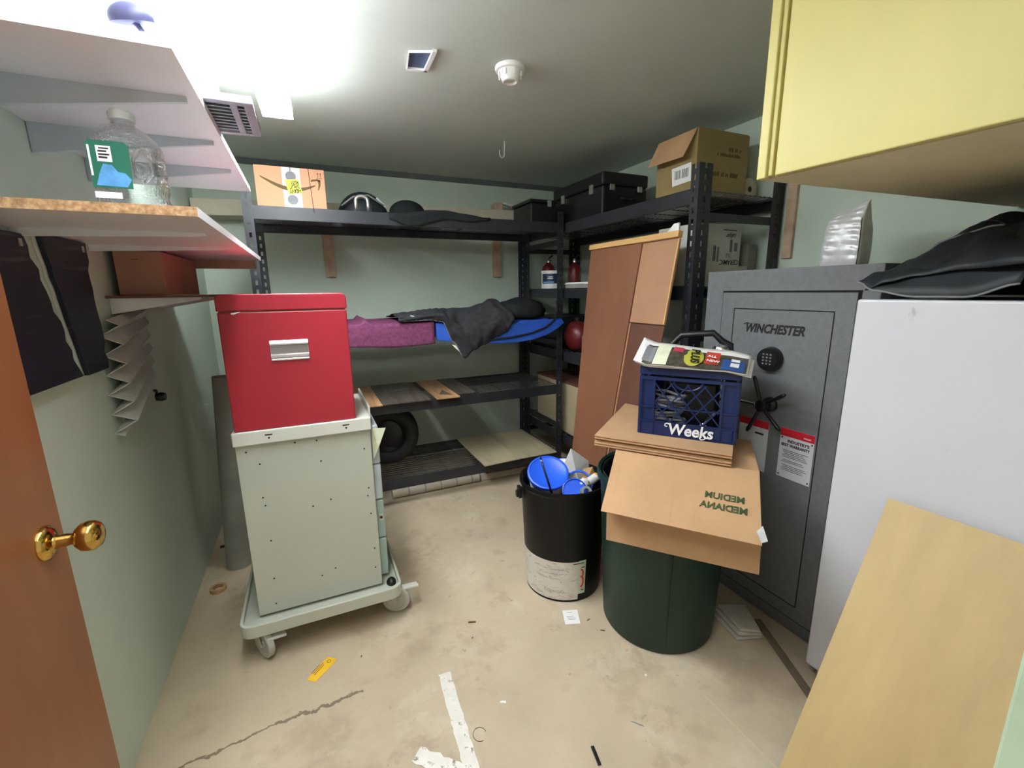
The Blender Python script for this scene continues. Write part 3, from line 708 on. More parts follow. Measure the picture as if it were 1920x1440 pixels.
# roll and strip lying on the floor under the back rack
rl = thing('paper_roll', 'long beige rolled tube with dark rings lying under the back rack', 'roll', (.75, 3.05, 0))
MB().lathe([(.012, 0), (.032, 0), (.034, .002), (.034, .658), (.032, .66), (.012, .66)], (.42, 3.055, .0345), (1, .01, 0), n=20).build('tube', 'beige_wood', rl, smooth=True, auto=40)
rg = MB()
for i in range(5): rg.lathe([(.0342, 0), (.0348, .001), (.0348, .004), (.0342, .005)], (.535 + .12 * i, 3.0562 + .001 * i, .0345), (1, .01, 0), n=20)
rg.build('dark_ring', 'grey_ink', rl, smooth=True)
tag(MB().box(1.10, 1.62, 3.05, 3.10, .0005, .05).build('wood_strip', 'beige_wood', bevel=.004), 'beige wooden strip on the floor under the pale boards', 'wood strip')

# ------------------------------------------------------------------ things on the right rack
TQ = QZ[0] - .0058
bc = thing('equipment_case', 'large black hard case with silver latches on the right rack top', 'case', (1.95, 2.83, TQ))
MB().box(1.775, 2.13, 2.50, 3.13, TQ + .0004, 2.10).build('body', 'black_plastic', bc, bevel=.012)
MB().box(1.77, 2.135, 2.495, 3.135, 2.1008, 2.182).build('lid', 'black_plastic', bc, bevel=.014)
for y in (2.62, 2.98): MB().box(1.762, 1.7745, y - .02, y + .02, 2.06, 2.12).build('latch', 'alu', bc, bevel=.003)
for x in (1.84, 2.06): MB().box(x - .018, x + .018, 2.486, 2.4945, 2.07, 2.105).build('latch', 'alu', bc, bevel=.003)
MB().tube([(1.90, 2.4945, 2.03), (1.90, 2.47, 2.02), (2.0, 2.47, 2.02), (2.0, 2.4945, 2.03)], .008, 8).build('handle', 'black_plastic', bc, smooth=True)
bt = MB().blob((1.95, 3.36, TQ + .125), (.17, .18, .12), 24, 14, lambda d: (1 + .12 * wob(d.x, d.y)) * (1 if d.z > -.8 else .8 / abs(d.z)))
tag(bt.build('duffel_bag', 'tarp', smooth=True), 'black lumpy bag behind the hard case on the right rack top', 'bag')
ob_ = thing('cardboard_box', 'open brown cardboard box with hanging flap on the right rack top', 'box', (2.03, 1.95, TQ))
x0, x1, y0, y1, zt = 1.852, 2.215, 1.815, 2.10, 2.232
w = MB().box(x0, x0 + .004, y0, y1, TQ + .0004, zt).box(x1 - .004, x1, y0, y1, TQ + .0004, zt).box(x0 + .004, x1 - .004, y0, y0 + .004, TQ + .0004, zt).box(x0 + .004, x1 - .004, y1 - .004, y1, TQ + .0004, zt).box(x0 + .004, x1 - .004, y0 + .004, y1 - .004, TQ + .0004, TQ + .005)
ow = w.build('carton', 'card_olive', ob_)
MB().prism([(x0 - .001, y0 + .004, zt), (x0 - .001, y1 - .01, zt), (x0 - .062, y1 + .0, zt - .128), (x0 - .055, y0 + .035, zt - .132)], (-.004, 0, -.0015)).build('flap', 'card', ob_)
MB().prism([(x0 + .004, y0 + .004, zt + .0005), (x1 - .004, y0 + .004, zt + .0005), (x1 - .01, y0 + .13, zt - .012), (x0 + .01, y0 + .13, zt - .012)], (0, .0, .004)).build('flap', 'card_olive', ob_)
MB().prism([(x0 - .0006, 1.845, 1.99), (x0 - .0006, 1.975, 1.985), (x0 - .0006, 1.985, 2.075), (x0 - .0006, 1.85, 2.08)], (-.0005, 0, 0)).build('shipping_label', 'paper', ow)
bcode = MB()
for i in range(22):
    if i in (10, 11): continue
    y = 1.865 + i * .0045; bcode.box(x0 - .0016, x0 - .0012, y, y + random.choice((.0012, .0022, .003)), 2.015, 2.058)
bcode.build('barcode', 'ink', ow)
tx = MB()
def smudge(mb, xa, xb, y, z, h, n, rnd, slope=0.0):
    x = xa; dx = (xb - xa) / n
    for i in range(n):
        if rnd.random() < .12: x += dx; continue
        hh = h * rnd.uniform(.6, 1.0); zz = z + slope * (x - xa)
        mb.box(x, x + dx * .72, y - .0005, y, zz, zz + hh); x += dx
r5 = random.Random(5)
smudge(tx, 2.07, 2.16, y0 - .0002, 2.142, .020, 8, r5); smudge(tx, 1.99, 2.16, y0 - .0002, 2.115, .018, 16, r5)
smudge(tx, 1.935, 2.16, y0 - .0002, 2.018, .024, 20, r5)
tx.build('printed_text', 'ink_brown', ow)
mr = thing('foam_roll', 'pale beige rolled mat at the back of the right rack top', 'roll', (2.26, 2.1, TQ))
MB().lathe([(.015, 0), (.055, 0), (.06, .004), (.06, .62), (.055, .624), (.015, .624)], (2.27, 1.83, TQ + .0605), (0, 1, 0), n=28).build('mat', 'beige_wood', mr, smooth=True, auto=40)
MB().lathe([(.0602, 0), (.0625, .001), (.0625, .012), (.0602, .013)], (2.27, 1.845, TQ + .0605), (0, 1, 0), n=28).build('strap', 'black_plastic', mr, smooth=True)

# second level of the right rack
S2 = QZ[1] - .0058
lb_ = thing('carton', 'plain off-white carton under the heater box on the right rack', 'box', (2.07, 1.95, S2))
MB().box(1.875, 2.255, 1.79, 2.12, S2 + .0004, 1.565).build('box', 'box_grey', lb_, bevel=.002)
MB().box(1.98, 2.03, 1.7895, 1.7898, S2 + .002, 1.563).build('tape_strip', 'beige_wood', lb_)
hb = thing('heater_box', 'upside-down white printed ceramic heater box on the right rack', 'box', (2.05, 1.95, 1.5655))
hbx = MB().box(1.888, 2.205, 1.805, 2.10, 1.5657, 1.782).build('carton', 'box_grey', hb, bevel=.002)
yh = 1.8046
text('box_title', 'CERAMIC', .037, 'ink', (2.198, yh, 1.598), (-1, 0, 0), (0, 0, -1), hbx, shear=.15, bold=.0004, sx=.92)
text('box_title', 'TILE', .030, 'grey_ink', (2.14, yh, 1.632), (-1, 0, 0), (0, 0, -1), hbx, sx=.8)
text('box_script', 'calipir', .036, 'ink', (2.165, yh, 1.735), (-1, 0, 0), (0, 0, -1), hbx, shear=.25, sx=.85)
pr = MB()
pr.box(2.07, 2.168, yh - .0004, yh, 1.752, 1.756)
pr.build('underline', 'ink', hbx)
pr = MB()
pr.box(2.122, 2.142, yh - .0004, yh, 1.64, 1.705); pr.box(2.155, 2.182, yh - .0004, yh, 1.645, 1.69); pr.box(2.03, 2.043, yh - .0004, yh, 1.588, 1.665); pr.box(2.0, 2.018, yh - .0004, yh, 1.59, 1.672)
pr.build('picture_print', 'grey_ink', hbx)
MB().box(2.014, 2.0185, yh - .0008, yh - .0004, 1.60, 1.668).build('dark_line', 'ink', hbx)
tag(MB().box(1.893, 1.99, 1.8035, 1.8045, 1.5662, 1.776).build('sleeve', 'card_olive') if False else MB().box(2.263, 2.330, 1.80, 2.0, S2 + .0005, 1.685).build('grey_carton', 'grey_board', bevel=.003), 'small grey carton right of the heater box on the right rack', 'box')
wt = thing('serving_tray', 'white flat tray on the right rack second shelf beside brown board', 'tray', (1.9, 2.75, S2))
MB().box(1.762, 2.05, 2.55, 2.93, S2 + .0005, S2 + .03).build('tub', 'grey_board', wt, bevel=.004)
MB().box(1.758, 2.055, 2.545, 2.935, S2 + .0305, S2 + .046).build('rim', 'white_plastic', wt, bevel=.005)
def ext_bottle(x, y, z, lab, s=1.0):
    e = thing('fire_extinguisher', lab, 'fire extinguisher', (x, y, z), 'red extinguishers on the right rack')
    MB().lathe([(0, 0), (.042 * s, 0), (.045 * s, .006), (.045 * s, .13 * s), (.036 * s, .155 * s), (.018 * s, .172 * s), (.016 * s, .18 * s), (0, .18 * s)], (x, y, z + .0005), n=24).build('cylinder', 'ext_red', e, smooth=True, auto=40)
    MB().lathe([(0, 0), (.014, 0), (.014, .022), (.009, .03), (0, .03)], (x, y, z + .181 * s), n=14).build('valve', 'alu', e, smooth=True, auto=40)
    MB().obox((x - .008, y - .012, z + .181 * s + .03), (.016, 0, 0), (0, -.055, .018), (0, 0, .006)).obox((x - .006, y - .012, z + .181 * s + .014), (.012, 0, 0), (0, -.04, -.006), (0, 0, .005)).build('trigger', 'black_plastic', e)
ext_bottle(1.90, 3.02, S2, 'dark red fire extinguisher behind the white tray on the right rack', 1.1)
ext_bottle(1.92, 3.47, S2 + .0, 'dark red fire extinguisher above the white can at back corner', 1.25)
pc = thing('paint_can', 'white can with navy label seen through the back rack end frame', 'can', (1.82, 3.30, S2))
MB().lathe([(0, 0), (.081, 0), (.083, .004), (.083, .128), (.086, .13), (.086, .145), (.079, .147), (0, .147)], (1.84, 3.27, S2 + .0005), n=36).build('can', 'white_plastic', pc, smooth=True, auto=40)
def lab_arc(u, v):
    a = 5.31 - 2.2 * u; return V((1.84 + .0837 * math.cos(a), 3.27 + .0837 * math.sin(a), S2 + lerp(.045, .122, v)))
MB().grid(lab_arc, 16, 1).build('can_label', 'can_blue', pc, smooth=True)
def lab_txt(z0, z1, u0, u1):
    return MB().grid(lambda u, v: (lambda a: V((1.84 + .0842 * math.cos(a), 3.27 + .0842 * math.sin(a), S2 + lerp(z0, z1, v))))(5.31 - 2.2 * lerp(u0, u1, u)), 6, 1)
lab_txt(.095, .099, .45, .66).build('small_print', 'white_ink', pc); lab_txt(.083, .087, .45, .70).build('small_print', 'white_ink', pc); lab_txt(.052, .060, .4, .9).build('small_print', 'label_blue', pc)
sbx = MB().box(1.93, 1.99, 3.12, 3.17, S2 + .0005, S2 + .15)
tag(sbx.build('spray_can', 'grey_plastic', bevel=.02, seg=4), 'grey bottle between the two red extinguishers on the right rack', 'bottle')
# third level
S3 = QZ[2] - .0058
rj = thing('fuel_jug', 'round dull red jug on the right rack third shelf', 'jug', (1.87, 2.95, S3))
MB().blob((1.87, 2.92, S3 + .122), (.095, .12, .118), 24, 14, lambda d: 1 if d.z > -.93 else .93 / abs(d.z)).build('body', 'ext_red', rj, smooth=True)
MB().lathe([(0, 0), (.025, 0), (.025, .022), (0, .022)], (1.87, 2.92, S3 + .2385), n=16).build('cap', 'black_plastic', rj, smooth=True, auto=40)
tag(MB().box(1.79, 2.2, 3.10, 3.55, S3 + .0005, S3 + .26).build('dark_box', 'black_plastic', bevel=.006), 'black box on the third shelf behind the red jug', 'box')
tag(MB().lathe([(0, 0), (.05, 0), (.05, .14), (.045, .15), (0, .15)], (1.83, 2.70, S3 + .0005), n=24).build('metal_can', 'grey_plastic', smooth=True, auto=40), 'grey metal can left of the brown board on the third shelf', 'can')
# bottom level
S4 = QZ[3] - .0058
tb = thing('wooden_crate', 'tan plywood box on the right rack bottom shelf', 'box', (2.0, 3.0, S4))
MB().box(1.79, 2.25, 2.62, 3.42, S4 + .0005, S4 + .40).build('box', 'lam_pale', tb, bevel=.004)
MB().box(1.785, 2.255, 2.615, 3.425, S4 + .4008, S4 + .418).build('lid', 'dark_panel', tb, bevel=.003)

# wood batten on the right wall
tag(MB().box(XR - .02, XR - .001, 1.615, 1.665, 1.60, 1.99).build('wall_batten', 'cleat', bevel=.002), 'tan wooden batten on the right wall beside the rack', 'batten')

# ------------------------------------------------------------------ boards leaning on the right rack
def lean(name, lab, cat, yA, yB, zb, zt, xt, slope, th, mat, edge=None, yAb=None, grp=None):
    """board leaning towards +X: at height z its face is at xt - slope*(zt-z)"""
    xb = xt - slope * (zt - zb); yAb = yA if yAb is None else yAb
    n = V((-1, 0, slope)).normalized() * th
    pts = [V((xb, yB, zb)), V((xb, yAb, zb)), V((xt, yA, zt)), V((xt, yB, zt))]
    return pts, n
slope = .165
b1 = thing('wooden_board', 'tall brown board with light pine top edge leaning on right rack', 'board', (1.58, 2.2, 0))
P_, n_ = lean('', '', '', 2.478, 1.995, .004, 1.690, 1.695, slope, .016, '', yAb=2.285)
MB().prism(P_, n_).build('panel', 'brown_board', b1, bevel=.002)
P_, n_ = lean('', '', '', 2.481, 1.72, 1.691, 1.722, 1.700, slope, .030, '')
MB().prism(P_, n_).build('top_edge', 'light_wood', b1, bevel=.002)
b3 = thing('wooden_board', 'dark brown panel behind the tan board leaning on right rack', 'board', (1.6, 1.86, 0))
P_, n_ = lean('', '', '', 1.99, 1.735, .004, 1.688, 1.703, slope, .007, '')
MB().prism(P_, n_).build('panel', 'dark_panel', b3, bevel=.001)
P_, n_ = lean('', '', '', 1.994, 1.984, .004, 1.262, 1.703 - slope * (1.688 - 1.262) - .0078, slope, .008, '')
MB().prism(P_, n_).build('edge_strip', 'tan_board', b3)
b2_ = thing('wooden_board', 'shorter tan board with rounded bottom corner in front of dark panel', 'board', (1.65, 1.86, 1.27))
P_, n_ = lean('', '', '', 1.990, 1.722, 1.268, 1.688, 1.6945, slope, .012, '')
MB().prism(P_, n_).build('panel', 'tan_board', b2_, bevel=.004)
P_, n_ = lean('', '', '', 1.730, 1.722, 1.275, 1.688, 1.6815, slope, .002, '')
MB().prism(P_, n_).build('side_edge', 'light_wood', b2_)
wp = tag(MB().prism([(1.735, 1.80, 1.733), (1.735, 1.715, 1.733), (1.735, 1.72, 1.775), (1.735, 1.77, 1.772)], (-.003, 0, 0)).build('plastic_scrap', 'white_plastic') if False else MB().prism([(1.683, 1.815, 1.7265), (1.683, 1.735, 1.7265), (1.683, 1.735, 1.764), (1.683, 1.77, 1.762)], (.010, 0, 0)).build('plastic_scrap', 'white_plastic', bevel=.002), 'white plastic piece standing on the brown board top edge', 'scrap')

# ------------------------------------------------------------------ cart with red box
ca = thing('medical_cart', 'grey metal rolling cart carrying the red box', 'cart', (-.06, 2.12, 0))
X0, X1, Y0, Y1 = -.305, .190, 1.895, 2.36
MB().box(X0, X1, Y0 + .004, Y1, .145, .885).build('cabinet', 'cart', ca, bevel=.003)
sp_ = MB().box(X0 + .001, X1 - .001, Y0, Y0 + .0035, .146, .884)
side = sp_.build('side_panel', 'cart', ca, bevel=.0012)
sc = MB()
for (x, z) in ((-.23, .80), (-.235, .66), (-.23, .625), (-.228, .47), (-.235, .30), (-.24, .185), (-.02, .865), (-.012, .775), (.01, .60), (-.06, .585), (.16, .80), (.165, .62), (.158, .585), (.165, .50), (.168, .33), (.0, .28), (-.055, .26), (.165, .235), (-.10, .868), (-.27, .855)):
    sc.lathe([(0, 0), (.0035, 0), (.003, .0012), (0, .0014)], (x, Y0 - .0002, z), (0, -1, 0), n=10)
sc.build('screw_hole', 'hole', side)
MB().box(X0 - .003, X1 + .003, Y0 - .022, Y1 + .01, .886, .940).build('top_slab', 'cart_light', ca, bevel=.004)
ns = MB()
for x in (-.185, .095):
    ns.box(x - .013, x + .013, Y0 - .0226, Y0 - .0222, .918, .923); ns.lathe([(0, 0), (.004, 0), (0, .0004)], (x, Y0 - .0222, .908), (0, -1, 0), n=10)
ns.build('slot', 'hole', ca)
MB().box(X1 + .0035, X1 + .012, Y0 + .05, Y1, .915, .970).build('end_guard', 'cart_light', ca, bevel=.003)
for z0, z1, mt in ((.155, .34, 'cart_side'), (.345, .53, 'cart_side'), (.535, .70, 'bracket'), (.705, .88, 'bracket')):
    MB().box(X1 + .0005, X1 + .038, Y0 + .05, Y1 - .02, z0, z1).build('drawer', mt, ca, bevel=.006)
MB().box(X1 + .012, X1 + .032, Y0 + .046, Y0 + .0495, .43, .465).build('lock_plate', 'alu', ca, bevel=.002)
MB().lathe([(0, 0), (.007, 0), (.006, .004), (0, .004)], (X1 + .022, Y0 + .0458, .448), (0, -1, 0), n=12).build('lock', 'black_plastic', ca, smooth=True, auto=40)
def rrect(x0, x1, y0, y1, r, n=6):
    out = []
    for cx, cy, a0 in ((x1 - r, y1 - r, 0), (x0 + r, y1 - r, PI / 2), (x0 + r, y0 + r, PI), (x1 - r, y0 + r, 1.5 * PI)):
        for i in range(n + 1): a = a0 + PI / 2 * i / n; out.append((cx + r * math.cos(a), cy + r * math.sin(a)))
    return out
tx0, tx1, ty0, ty1 = -.372, .268, 1.818, 2.44
outer = rrect(tx0, tx1, ty0, ty1, .05); inner = rrect(tx0 + .012, tx1 - .012, ty0 + .012, ty1 - .012, .042)
tm = MB(); n = len(outer)
tvs = [(x, y, .105) for x, y in outer] + [(x, y, .158) for x, y in outer] + [(x, y, .158) for x, y in inner] + [(x, y, .132) for x, y in inner]
tf = []
for lay in range(3):
    for i in range(n): j = (i + 1) % n; tf.append((lay * n + i, lay * n + j, (lay + 1) * n + j, (lay + 1) * n + i))
tf += [tuple(range(n - 1, -1, -1)), tuple(range(3 * n, 4 * n))]
tm.add(tvs, tf).build('base_tray', 'cart', ca, bevel=.003)
def caster(x, y, ang, pedal):
    R_ = .0615; k_ = R_ / .05
    w = MB(); c_ = V((x, y, R_ + .0006)); ax_ = V((math.cos(ang), math.sin(ang), 0))
    w.lathe([(r * k_, h) for r, h in [(0, -.011), (.012, -.012), (.014, -.009), (.034, -.009), (.036, -.012), (.046, -.013), (.050, -.009), (.050, .009), (.046, .013), (.036, .012), (.034, .009), (.014, .009), (.012, .012), (0, .011)]], c_, ax_, n=32)
    w.build('caster_wheel', 'rubber', ca, smooth=True, auto=40)
    f = MB(); sd_ = V((-ax_.y, ax_.x, 0))
    for s_ in (1, -1):
        f.prism([c_ + ax_ * s_ * .016 + sd_ * -.010 + V((0, 0, -.008)), c_ + ax_ * s_ * .016 + sd_ * .010 + V((0, 0, -.008)), c_ + ax_ * s_ * .016 + sd_ * .05 + V((0, 0, .0625)), c_ + ax_ * s_ * .016 + sd_ * .015 + V((0, 0, .0625))], ax_ * s_ * .004)
    f.obox(c_ - ax_ * .02 + sd_ * .012 + V((0, 0, .0585)), ax_ * .04, sd_ * .04, V((0, 0, .0045)))
    f.build('caster_fork', 'cart', ca)
    if pedal:
        MB().obox(c_ + V(pedal[0]), V(pedal[1]), V(pedal[2]), (0, 0, .013)).build('brake_pedal', 'cart_light', ca, bevel=.004)
caster(-.292, 1.838, .55, ((.015, -.045, .030), (.070, .018, -.01), (-.012, .036, 0))); caster(.243, 1.876, 1.25, ((.02, -.02, .045), (.085, .012, -.012), (-.006, .03, 0))); caster(-.29, 2.33, .2, None); caster(.20, 2.33, .6, None)
fl = MB().prism([(.195, 1.895, .885), (.195, 1.895, .745), (.218, 1.885, .80), (.252, 1.88, .885)], (0, -.0012, 0))
tag(fl.build('paper_card', 'flyer_cream'), 'cream card sticking out at the right side of the cart', 'card')
tag(MB().blob((.226, 1.872, .1555), (.022, .026, .022), 16, 10).build('dark_ball', 'black_plastic', smooth=True), 'small dark ball lying on the cart base tray', 'ball')
rb = thing('red_box', 'red metal file box with silver label holder on the cart', 'box', (-.08, 2.06, .940))
bd = MB().box(-.297, .137, 1.882, 2.27, .9406, 1.386).build('body', 'red', rb, bevel=.004)
ld = MB(); prof_ = [(-.299, 1.390), (.139, 1.390), (.139, 1.432), (.133, 1.444), (.120, 1.450), (-.280, 1.450), (-.293, 1.444), (-.299, 1.432)]
ld.prism([(x, 1.880, z) for x, z in prof_], (0, .392, 0)).build('lid', 'red', rb, bevel=.004)
MB().box(-.292, .132, 1.886, 2.266, 1.3862, 1.3898).build('lid_seam', 'dark_panel', rb)
hh = MB(); sec = [(0, 1.278), (-.006, 1.278), (-.014, 1.268), (-.014, 1.262), (-.003, 1.257), (-.003, 1.228), (-.012, 1.224), (-.012, 1.216), (-.004, 1.213), (-.007, 1.208), (-.007, 1.203), (0, 1.203)]
hh.prism([(-.143, 1.8815 + a, z) for a, z in sec], (.130, 0, 0)).build('label_holder', 'alu', rb)
MB().box(-.142, -.014, 1.8775, 1.8782, 1.229, 1.256).build('holder_reflection', 'holder_grey', rb)  # grey band imitates the dark reflection in the middle of the holder
MB().prism([(-.255, 1.8812, 1.383), (-.222, 1.8812, 1.388), (-.245, 1.8812, 1.378), (-.253, 1.8812, 1.378)], (0, -.0008, 0)).build('paper_tag', 'paper', rb)

CAMP = V((0, 0, 1.45))
for root in (ca, rb):
    for o in root.children_recursive:
        if o.name.startswith('caster') or o.name.startswith('brake'): continue
        for v in o.data.vertices:
            v.co = CAMP + (v.co + root.location - CAMP) * .985 - root.location
# things on the floor behind the cart
gr = thing('cardboard_roll', 'grey rolled cardboard standing behind the red box at left wall', 'roll', (-.45, 2.62, 0))
MB().lathe([(.062, 0), (.066, 0), (.066, 1.04), (.062, 1.04), (.062, 0)], (-.475, 2.62, .0006), (0.06, 0.02, 1), n=28).build('roll', 'grey_board', gr, smooth=True, auto=40)
shx = MB().blob((-.50, 2.98, .062), (.06, .14, .065), 18, 10, lambda d: (1.0 - .35 * (d.y > 0) * d.y + .1 * wob(d.x, d.z)) * (1 if d.z > -.9 else .9 / abs(d.z)))
tag(shx.build('leather_bundle', 'brown_mess', smooth=True), 'brown crumpled bundle on the floor behind the cart', 'bundle')
tag(MB().blob((-.545, 3.2, .035), (.05, .07, .034), 16, 8).build('rubber_cup', 'black_plastic', smooth=True), 'black rounded cup lying by the left wall behind the cart', 'cup')
tag(MB().blob((-.44, 2.78, .028), (.07, .03, .027), 16, 8).build('black_tool', 'black_rubber', smooth=True), 'short black lump on the floor left of the cart', 'lump')
tag(MB().tube([(-.60, 2.84, .0085), (-.45, 2.86, .0085), (-.34, 2.9, .0085)], .008, 8).build('stick', 'brown_mess', smooth=True), 'thin dark stick lying across the floor behind the cart', 'stick')
tag(MB().tube([(-.535, 2.80, .0065), (-.53, 2.70, .0065), (-.522, 2.66, .0065)], .006, 8).build('stick', 'black_plastic', smooth=True), 'short black stick on the floor behind the cart near left wall', 'stick')
tp = MB(); tp.lathe([(.022, 0), (.036, 0), (.036, .018), (.022, .018), (.022, 0)], (-.545, 2.405, .0006), n=24)
tag(tp.build('tape_roll', 'brown_paper', smooth=True, auto=40), 'small brown tape roll on the floor by the left wall', 'tape roll')

# ------------------------------------------------------------------ bins
bb = thing('trash_can', 'round black bin full of rubbish with white label near its base', 'bin', (1.058, 1.752, 0))
bc_ = (1.058, 1.752, .0006)
MB().lathe([(0, .012), (.176, .012), (.202, .53), (.200, .55), (.206, .562), (.214, .560), (.2155, .545), (.209, .540), (.207, .53), (.184, .0), (0, 0)], bc_, n=56).build('body', 'black_bin', bb, smooth=True, auto=45)
MB().obox((.835, 1.79, .47), (.018, -.0, 0), (.006, .04, 0), (0, 0, .055)).obox((.826, 1.797, .475), (.012, 0, 0), (.004, .026, 0), (0, 0, .03)).build('handle', 'black_plastic', bb, bevel=.004)
def wrap(a0, a1, z0, z1, off, nu=30):
    def fn(u, v):
        z = lerp(z0, z1, v); r = .1842 + (.207 - .184) * z / .53 + off; a = math.radians(lerp(a0, a1, u))
        return V((bc_[0] + r * math.cos(a), bc_[1] + r * math.sin(a), bc_[2] + z))
    return MB().grid(fn, nu, 4)
lw = wrap(158, 262, .012, .215, .0008).build('paper_label', 'dirty_paper', bb, smooth=True); lw['label'] = 'scuffed white paper label'
wrap(262, 273, .04, .218, .0012, 8).build('label_edge', 'green_label', lw, smooth=True)
z8 = MB()
def arcpt(deg, z, off): 
    r = .1842 + .0434 * z + off; a = math.radians(deg); return V((bc_[0] + r * math.cos(a), bc_[1] + r * math.sin(a), bc_[2] + z))
for zc, hh_, ww in ((.152, .019, 5.5), (.108, .027, 6.5)):
    z8.tube([arcpt(265.5 + ww * .55 * math.cos(t), zc + hh_ * math.sin(t), .0030) for t in [i * PI / 9 for i in range(-5, 6)]], .0036, 6)
z8.build('red_numeral', 'red_ink', lw, smooth=True)
z9 = MB()
for zz, a0, a1 in ((.205, 254, 270), (.182, 266, 271), (.060, 266, 271)): z9.tube([arcpt(lerp(a0, a1, i / 4), zz, .002) for i in range(5)], .0018, 4)
z9.build('black_print', 'ink', lw)
hw = MB(); r9 = random.Random(4)
for row, (zz, a0, a1) in enumerate(((.175, 196, 240), (.150, 205, 245), (.125, 200, 236), (.06, 212, 242), (.052, 212, 242))):
    a = a0
    while a < a1:
        w9 = r9.uniform(1.0, 2.4); hw.tube([arcpt(a, zz + r9.uniform(-.004, .004), .0015), arcpt(a + w9 * .7, zz + r9.uniform(-.006, .006), .0015)], .0007, 4); a += w9
hw.build('handwriting', 'grey_ink', lw)
MB().lathe([(0, 0), (.199, 0), (.1995, .004), (0, .03)], (1.058, 1.752, .415), n=40).build('rubbish_fill', 'brown_mess', bb, smooth=True)

def tub(name, lab, c, ax_, r, h, lidm):
    t = thing(name, lab, 'tub', c); ax_ = V(ax_).normalized(); c = V(c)
    MB().lathe([(0, -h), (r * .84, -h), (r * .95, -.012), (r * .95, 0), (0, 0)], c, ax_, n=40).build('tub_body', 'white_plastic', t, smooth=True, auto=40)
    MB().lathe([(r * .955, -.014), (r * 1.0, -.014), (r * 1.02, -.004), (r * 1.0, .006), (r * .93, .008), (r * .88, .002), (0, .0015)], c, ax_, n=48).build('lid', lidm, t, smooth=True, auto=50)
    return t
t1 = tub('food_tub', 'white tub with large round blue lid on top in the black bin', (.990, 1.785, .578), (-.22, -.52, 1), .100, .10, 'blue_lid')
t2 = tub('food_tub', 'small white tub with blue lid, tipped, at the black bin front rim', (1.052, 1.640, .532), (-.35, -.75, .75), .058, .06, 'blue_lid')
rn = MB(); rc = V((1.115, 1.70, .535)); ra = V((-.3, -.55, .8)).normalized(); ru = ra.orthogonal().normalized(); rw = ra.cross(ru)
tag(rn.tube([rc + (ru * math.cos(t) + rw * math.sin(t)) * .062 for t in [i * PI / 16 for i in range(32)]], .0055, 8, closed=True).build('lid_ring', 'blue_lid', smooth=True), 'blue plastic lid ring among rubbish in the black bin', 'ring')
rn = MB(); rc = V((1.078, 1.80, .575)); ra = V((-.2, -.5, .8)).normalized(); ru = ra.orthogonal().normalized(); rw = ra.cross(ru)
t3 = tub('food_tub', 'white tub with navy-rimmed lid behind the large blue lid', (1.122, 1.845, .560), (-.1, -.35, 1), .060, .05, 'white_plastic')
MB().tube([V((1.122, 1.845, .566)) + V((math.cos(t) * .060, math.sin(t) * .057, .006 * math.cos(t) + .020 * math.sin(t))) for t in [i * PI / 16 for i in range(32)]], .0045, 6, closed=True).build('rim', 'crate', t3, smooth=True)
pw = thing('crumpled_paper', 'folded white paper standing up at the black bin back', 'paper', (1.16, 1.80, .47))
MB().add([(1.075, 1.845, .50), (1.128, 1.80, .675), (1.150, 1.79, .560), (1.235, 1.80, .590), (1.242, 1.80, .50), (1.165, 1.775, .50)], [(0, 1, 2), (0, 2, 5), (1, 3, 2), (2, 3, 4), (2, 4, 5)]).build('sheet', 'paper', pw, solid=.0012)
kp = MB().add([(1.13, 1.72, .50), (1.175, 1.755, .575), (1.215, 1.735, .585), (1.236, 1.72, .515), (1.185, 1.69, .505), (1.18, 1.715, .552), (1.225, 1.76, .56)], [(0, 1, 5), (1, 2, 5), (2, 3, 5), (3, 4, 5), (4, 0, 5), (1, 6, 2), (2, 6, 3)])
tag(kp.build('paper_bag', 'brown_paper', solid=.0012), 'crumpled brown paper bag in the black bin', 'bag')
rp = thing('paper_roll', 'white paper roll with yellow tip at the black bin right rim', 'roll', (1.15, 1.68, .50))
MB().lathe([(.012, 0), (.021, 0), (.021, .105), (.012, .105)], (1.105, 1.665, .528), (1, .30, .18), n=18).build('tube', 'paper', rp, smooth=True, auto=40)
MB().lathe([(.012, 0), (.0215, 0), (.0215, .008), (.012, .008)], (1.207, 1.6955, .5465), (1, .30, .18), n=18).build('tip', 'yellow_paper', rp, smooth=True, auto=40)
tag(MB().lathe([(.014, 0), (.026, 0), (.026, .028), (.014, .028), (.014, 0)], (1.085, 1.605, .530), (-.2, -.8, .6), n=24).build('tape_roll', 'grey_plastic', smooth=True, auto=40), 'grey tape roll lying at the front rim in the black bin', 'tape roll')
tag(MB().blob((1.108, 1.66, .548), (.034, .026, .022), 14, 9, lambda d: 1 + .3 * wob(d.x, d.y + d.z, .6)).build('tissue', 'paper', smooth=True), 'crumpled white tissue beside the small blue tub', 'tissue')
pn = thing('pen', 'thin black pen standing upright at the black bin left rim', 'pen', (.945, 1.66, .5))
pa, pb = V((.945, 1.648, .505)), V((.895, 1.690, .712)); dv = (pb - pa)
MB().tube([pa, pa + dv * .86], .0052, 8).build('barrel', 'black_plastic', pn, smooth=True)
MB().tube([pa + dv * .862, pa + dv * .92], .0045, 8).build('collar', 'alu', pn, smooth=True)
MB().tube([pa + dv * .922, pb], [.0042, .0035], 8).build('tip', 'black_plastic', pn, smooth=True)

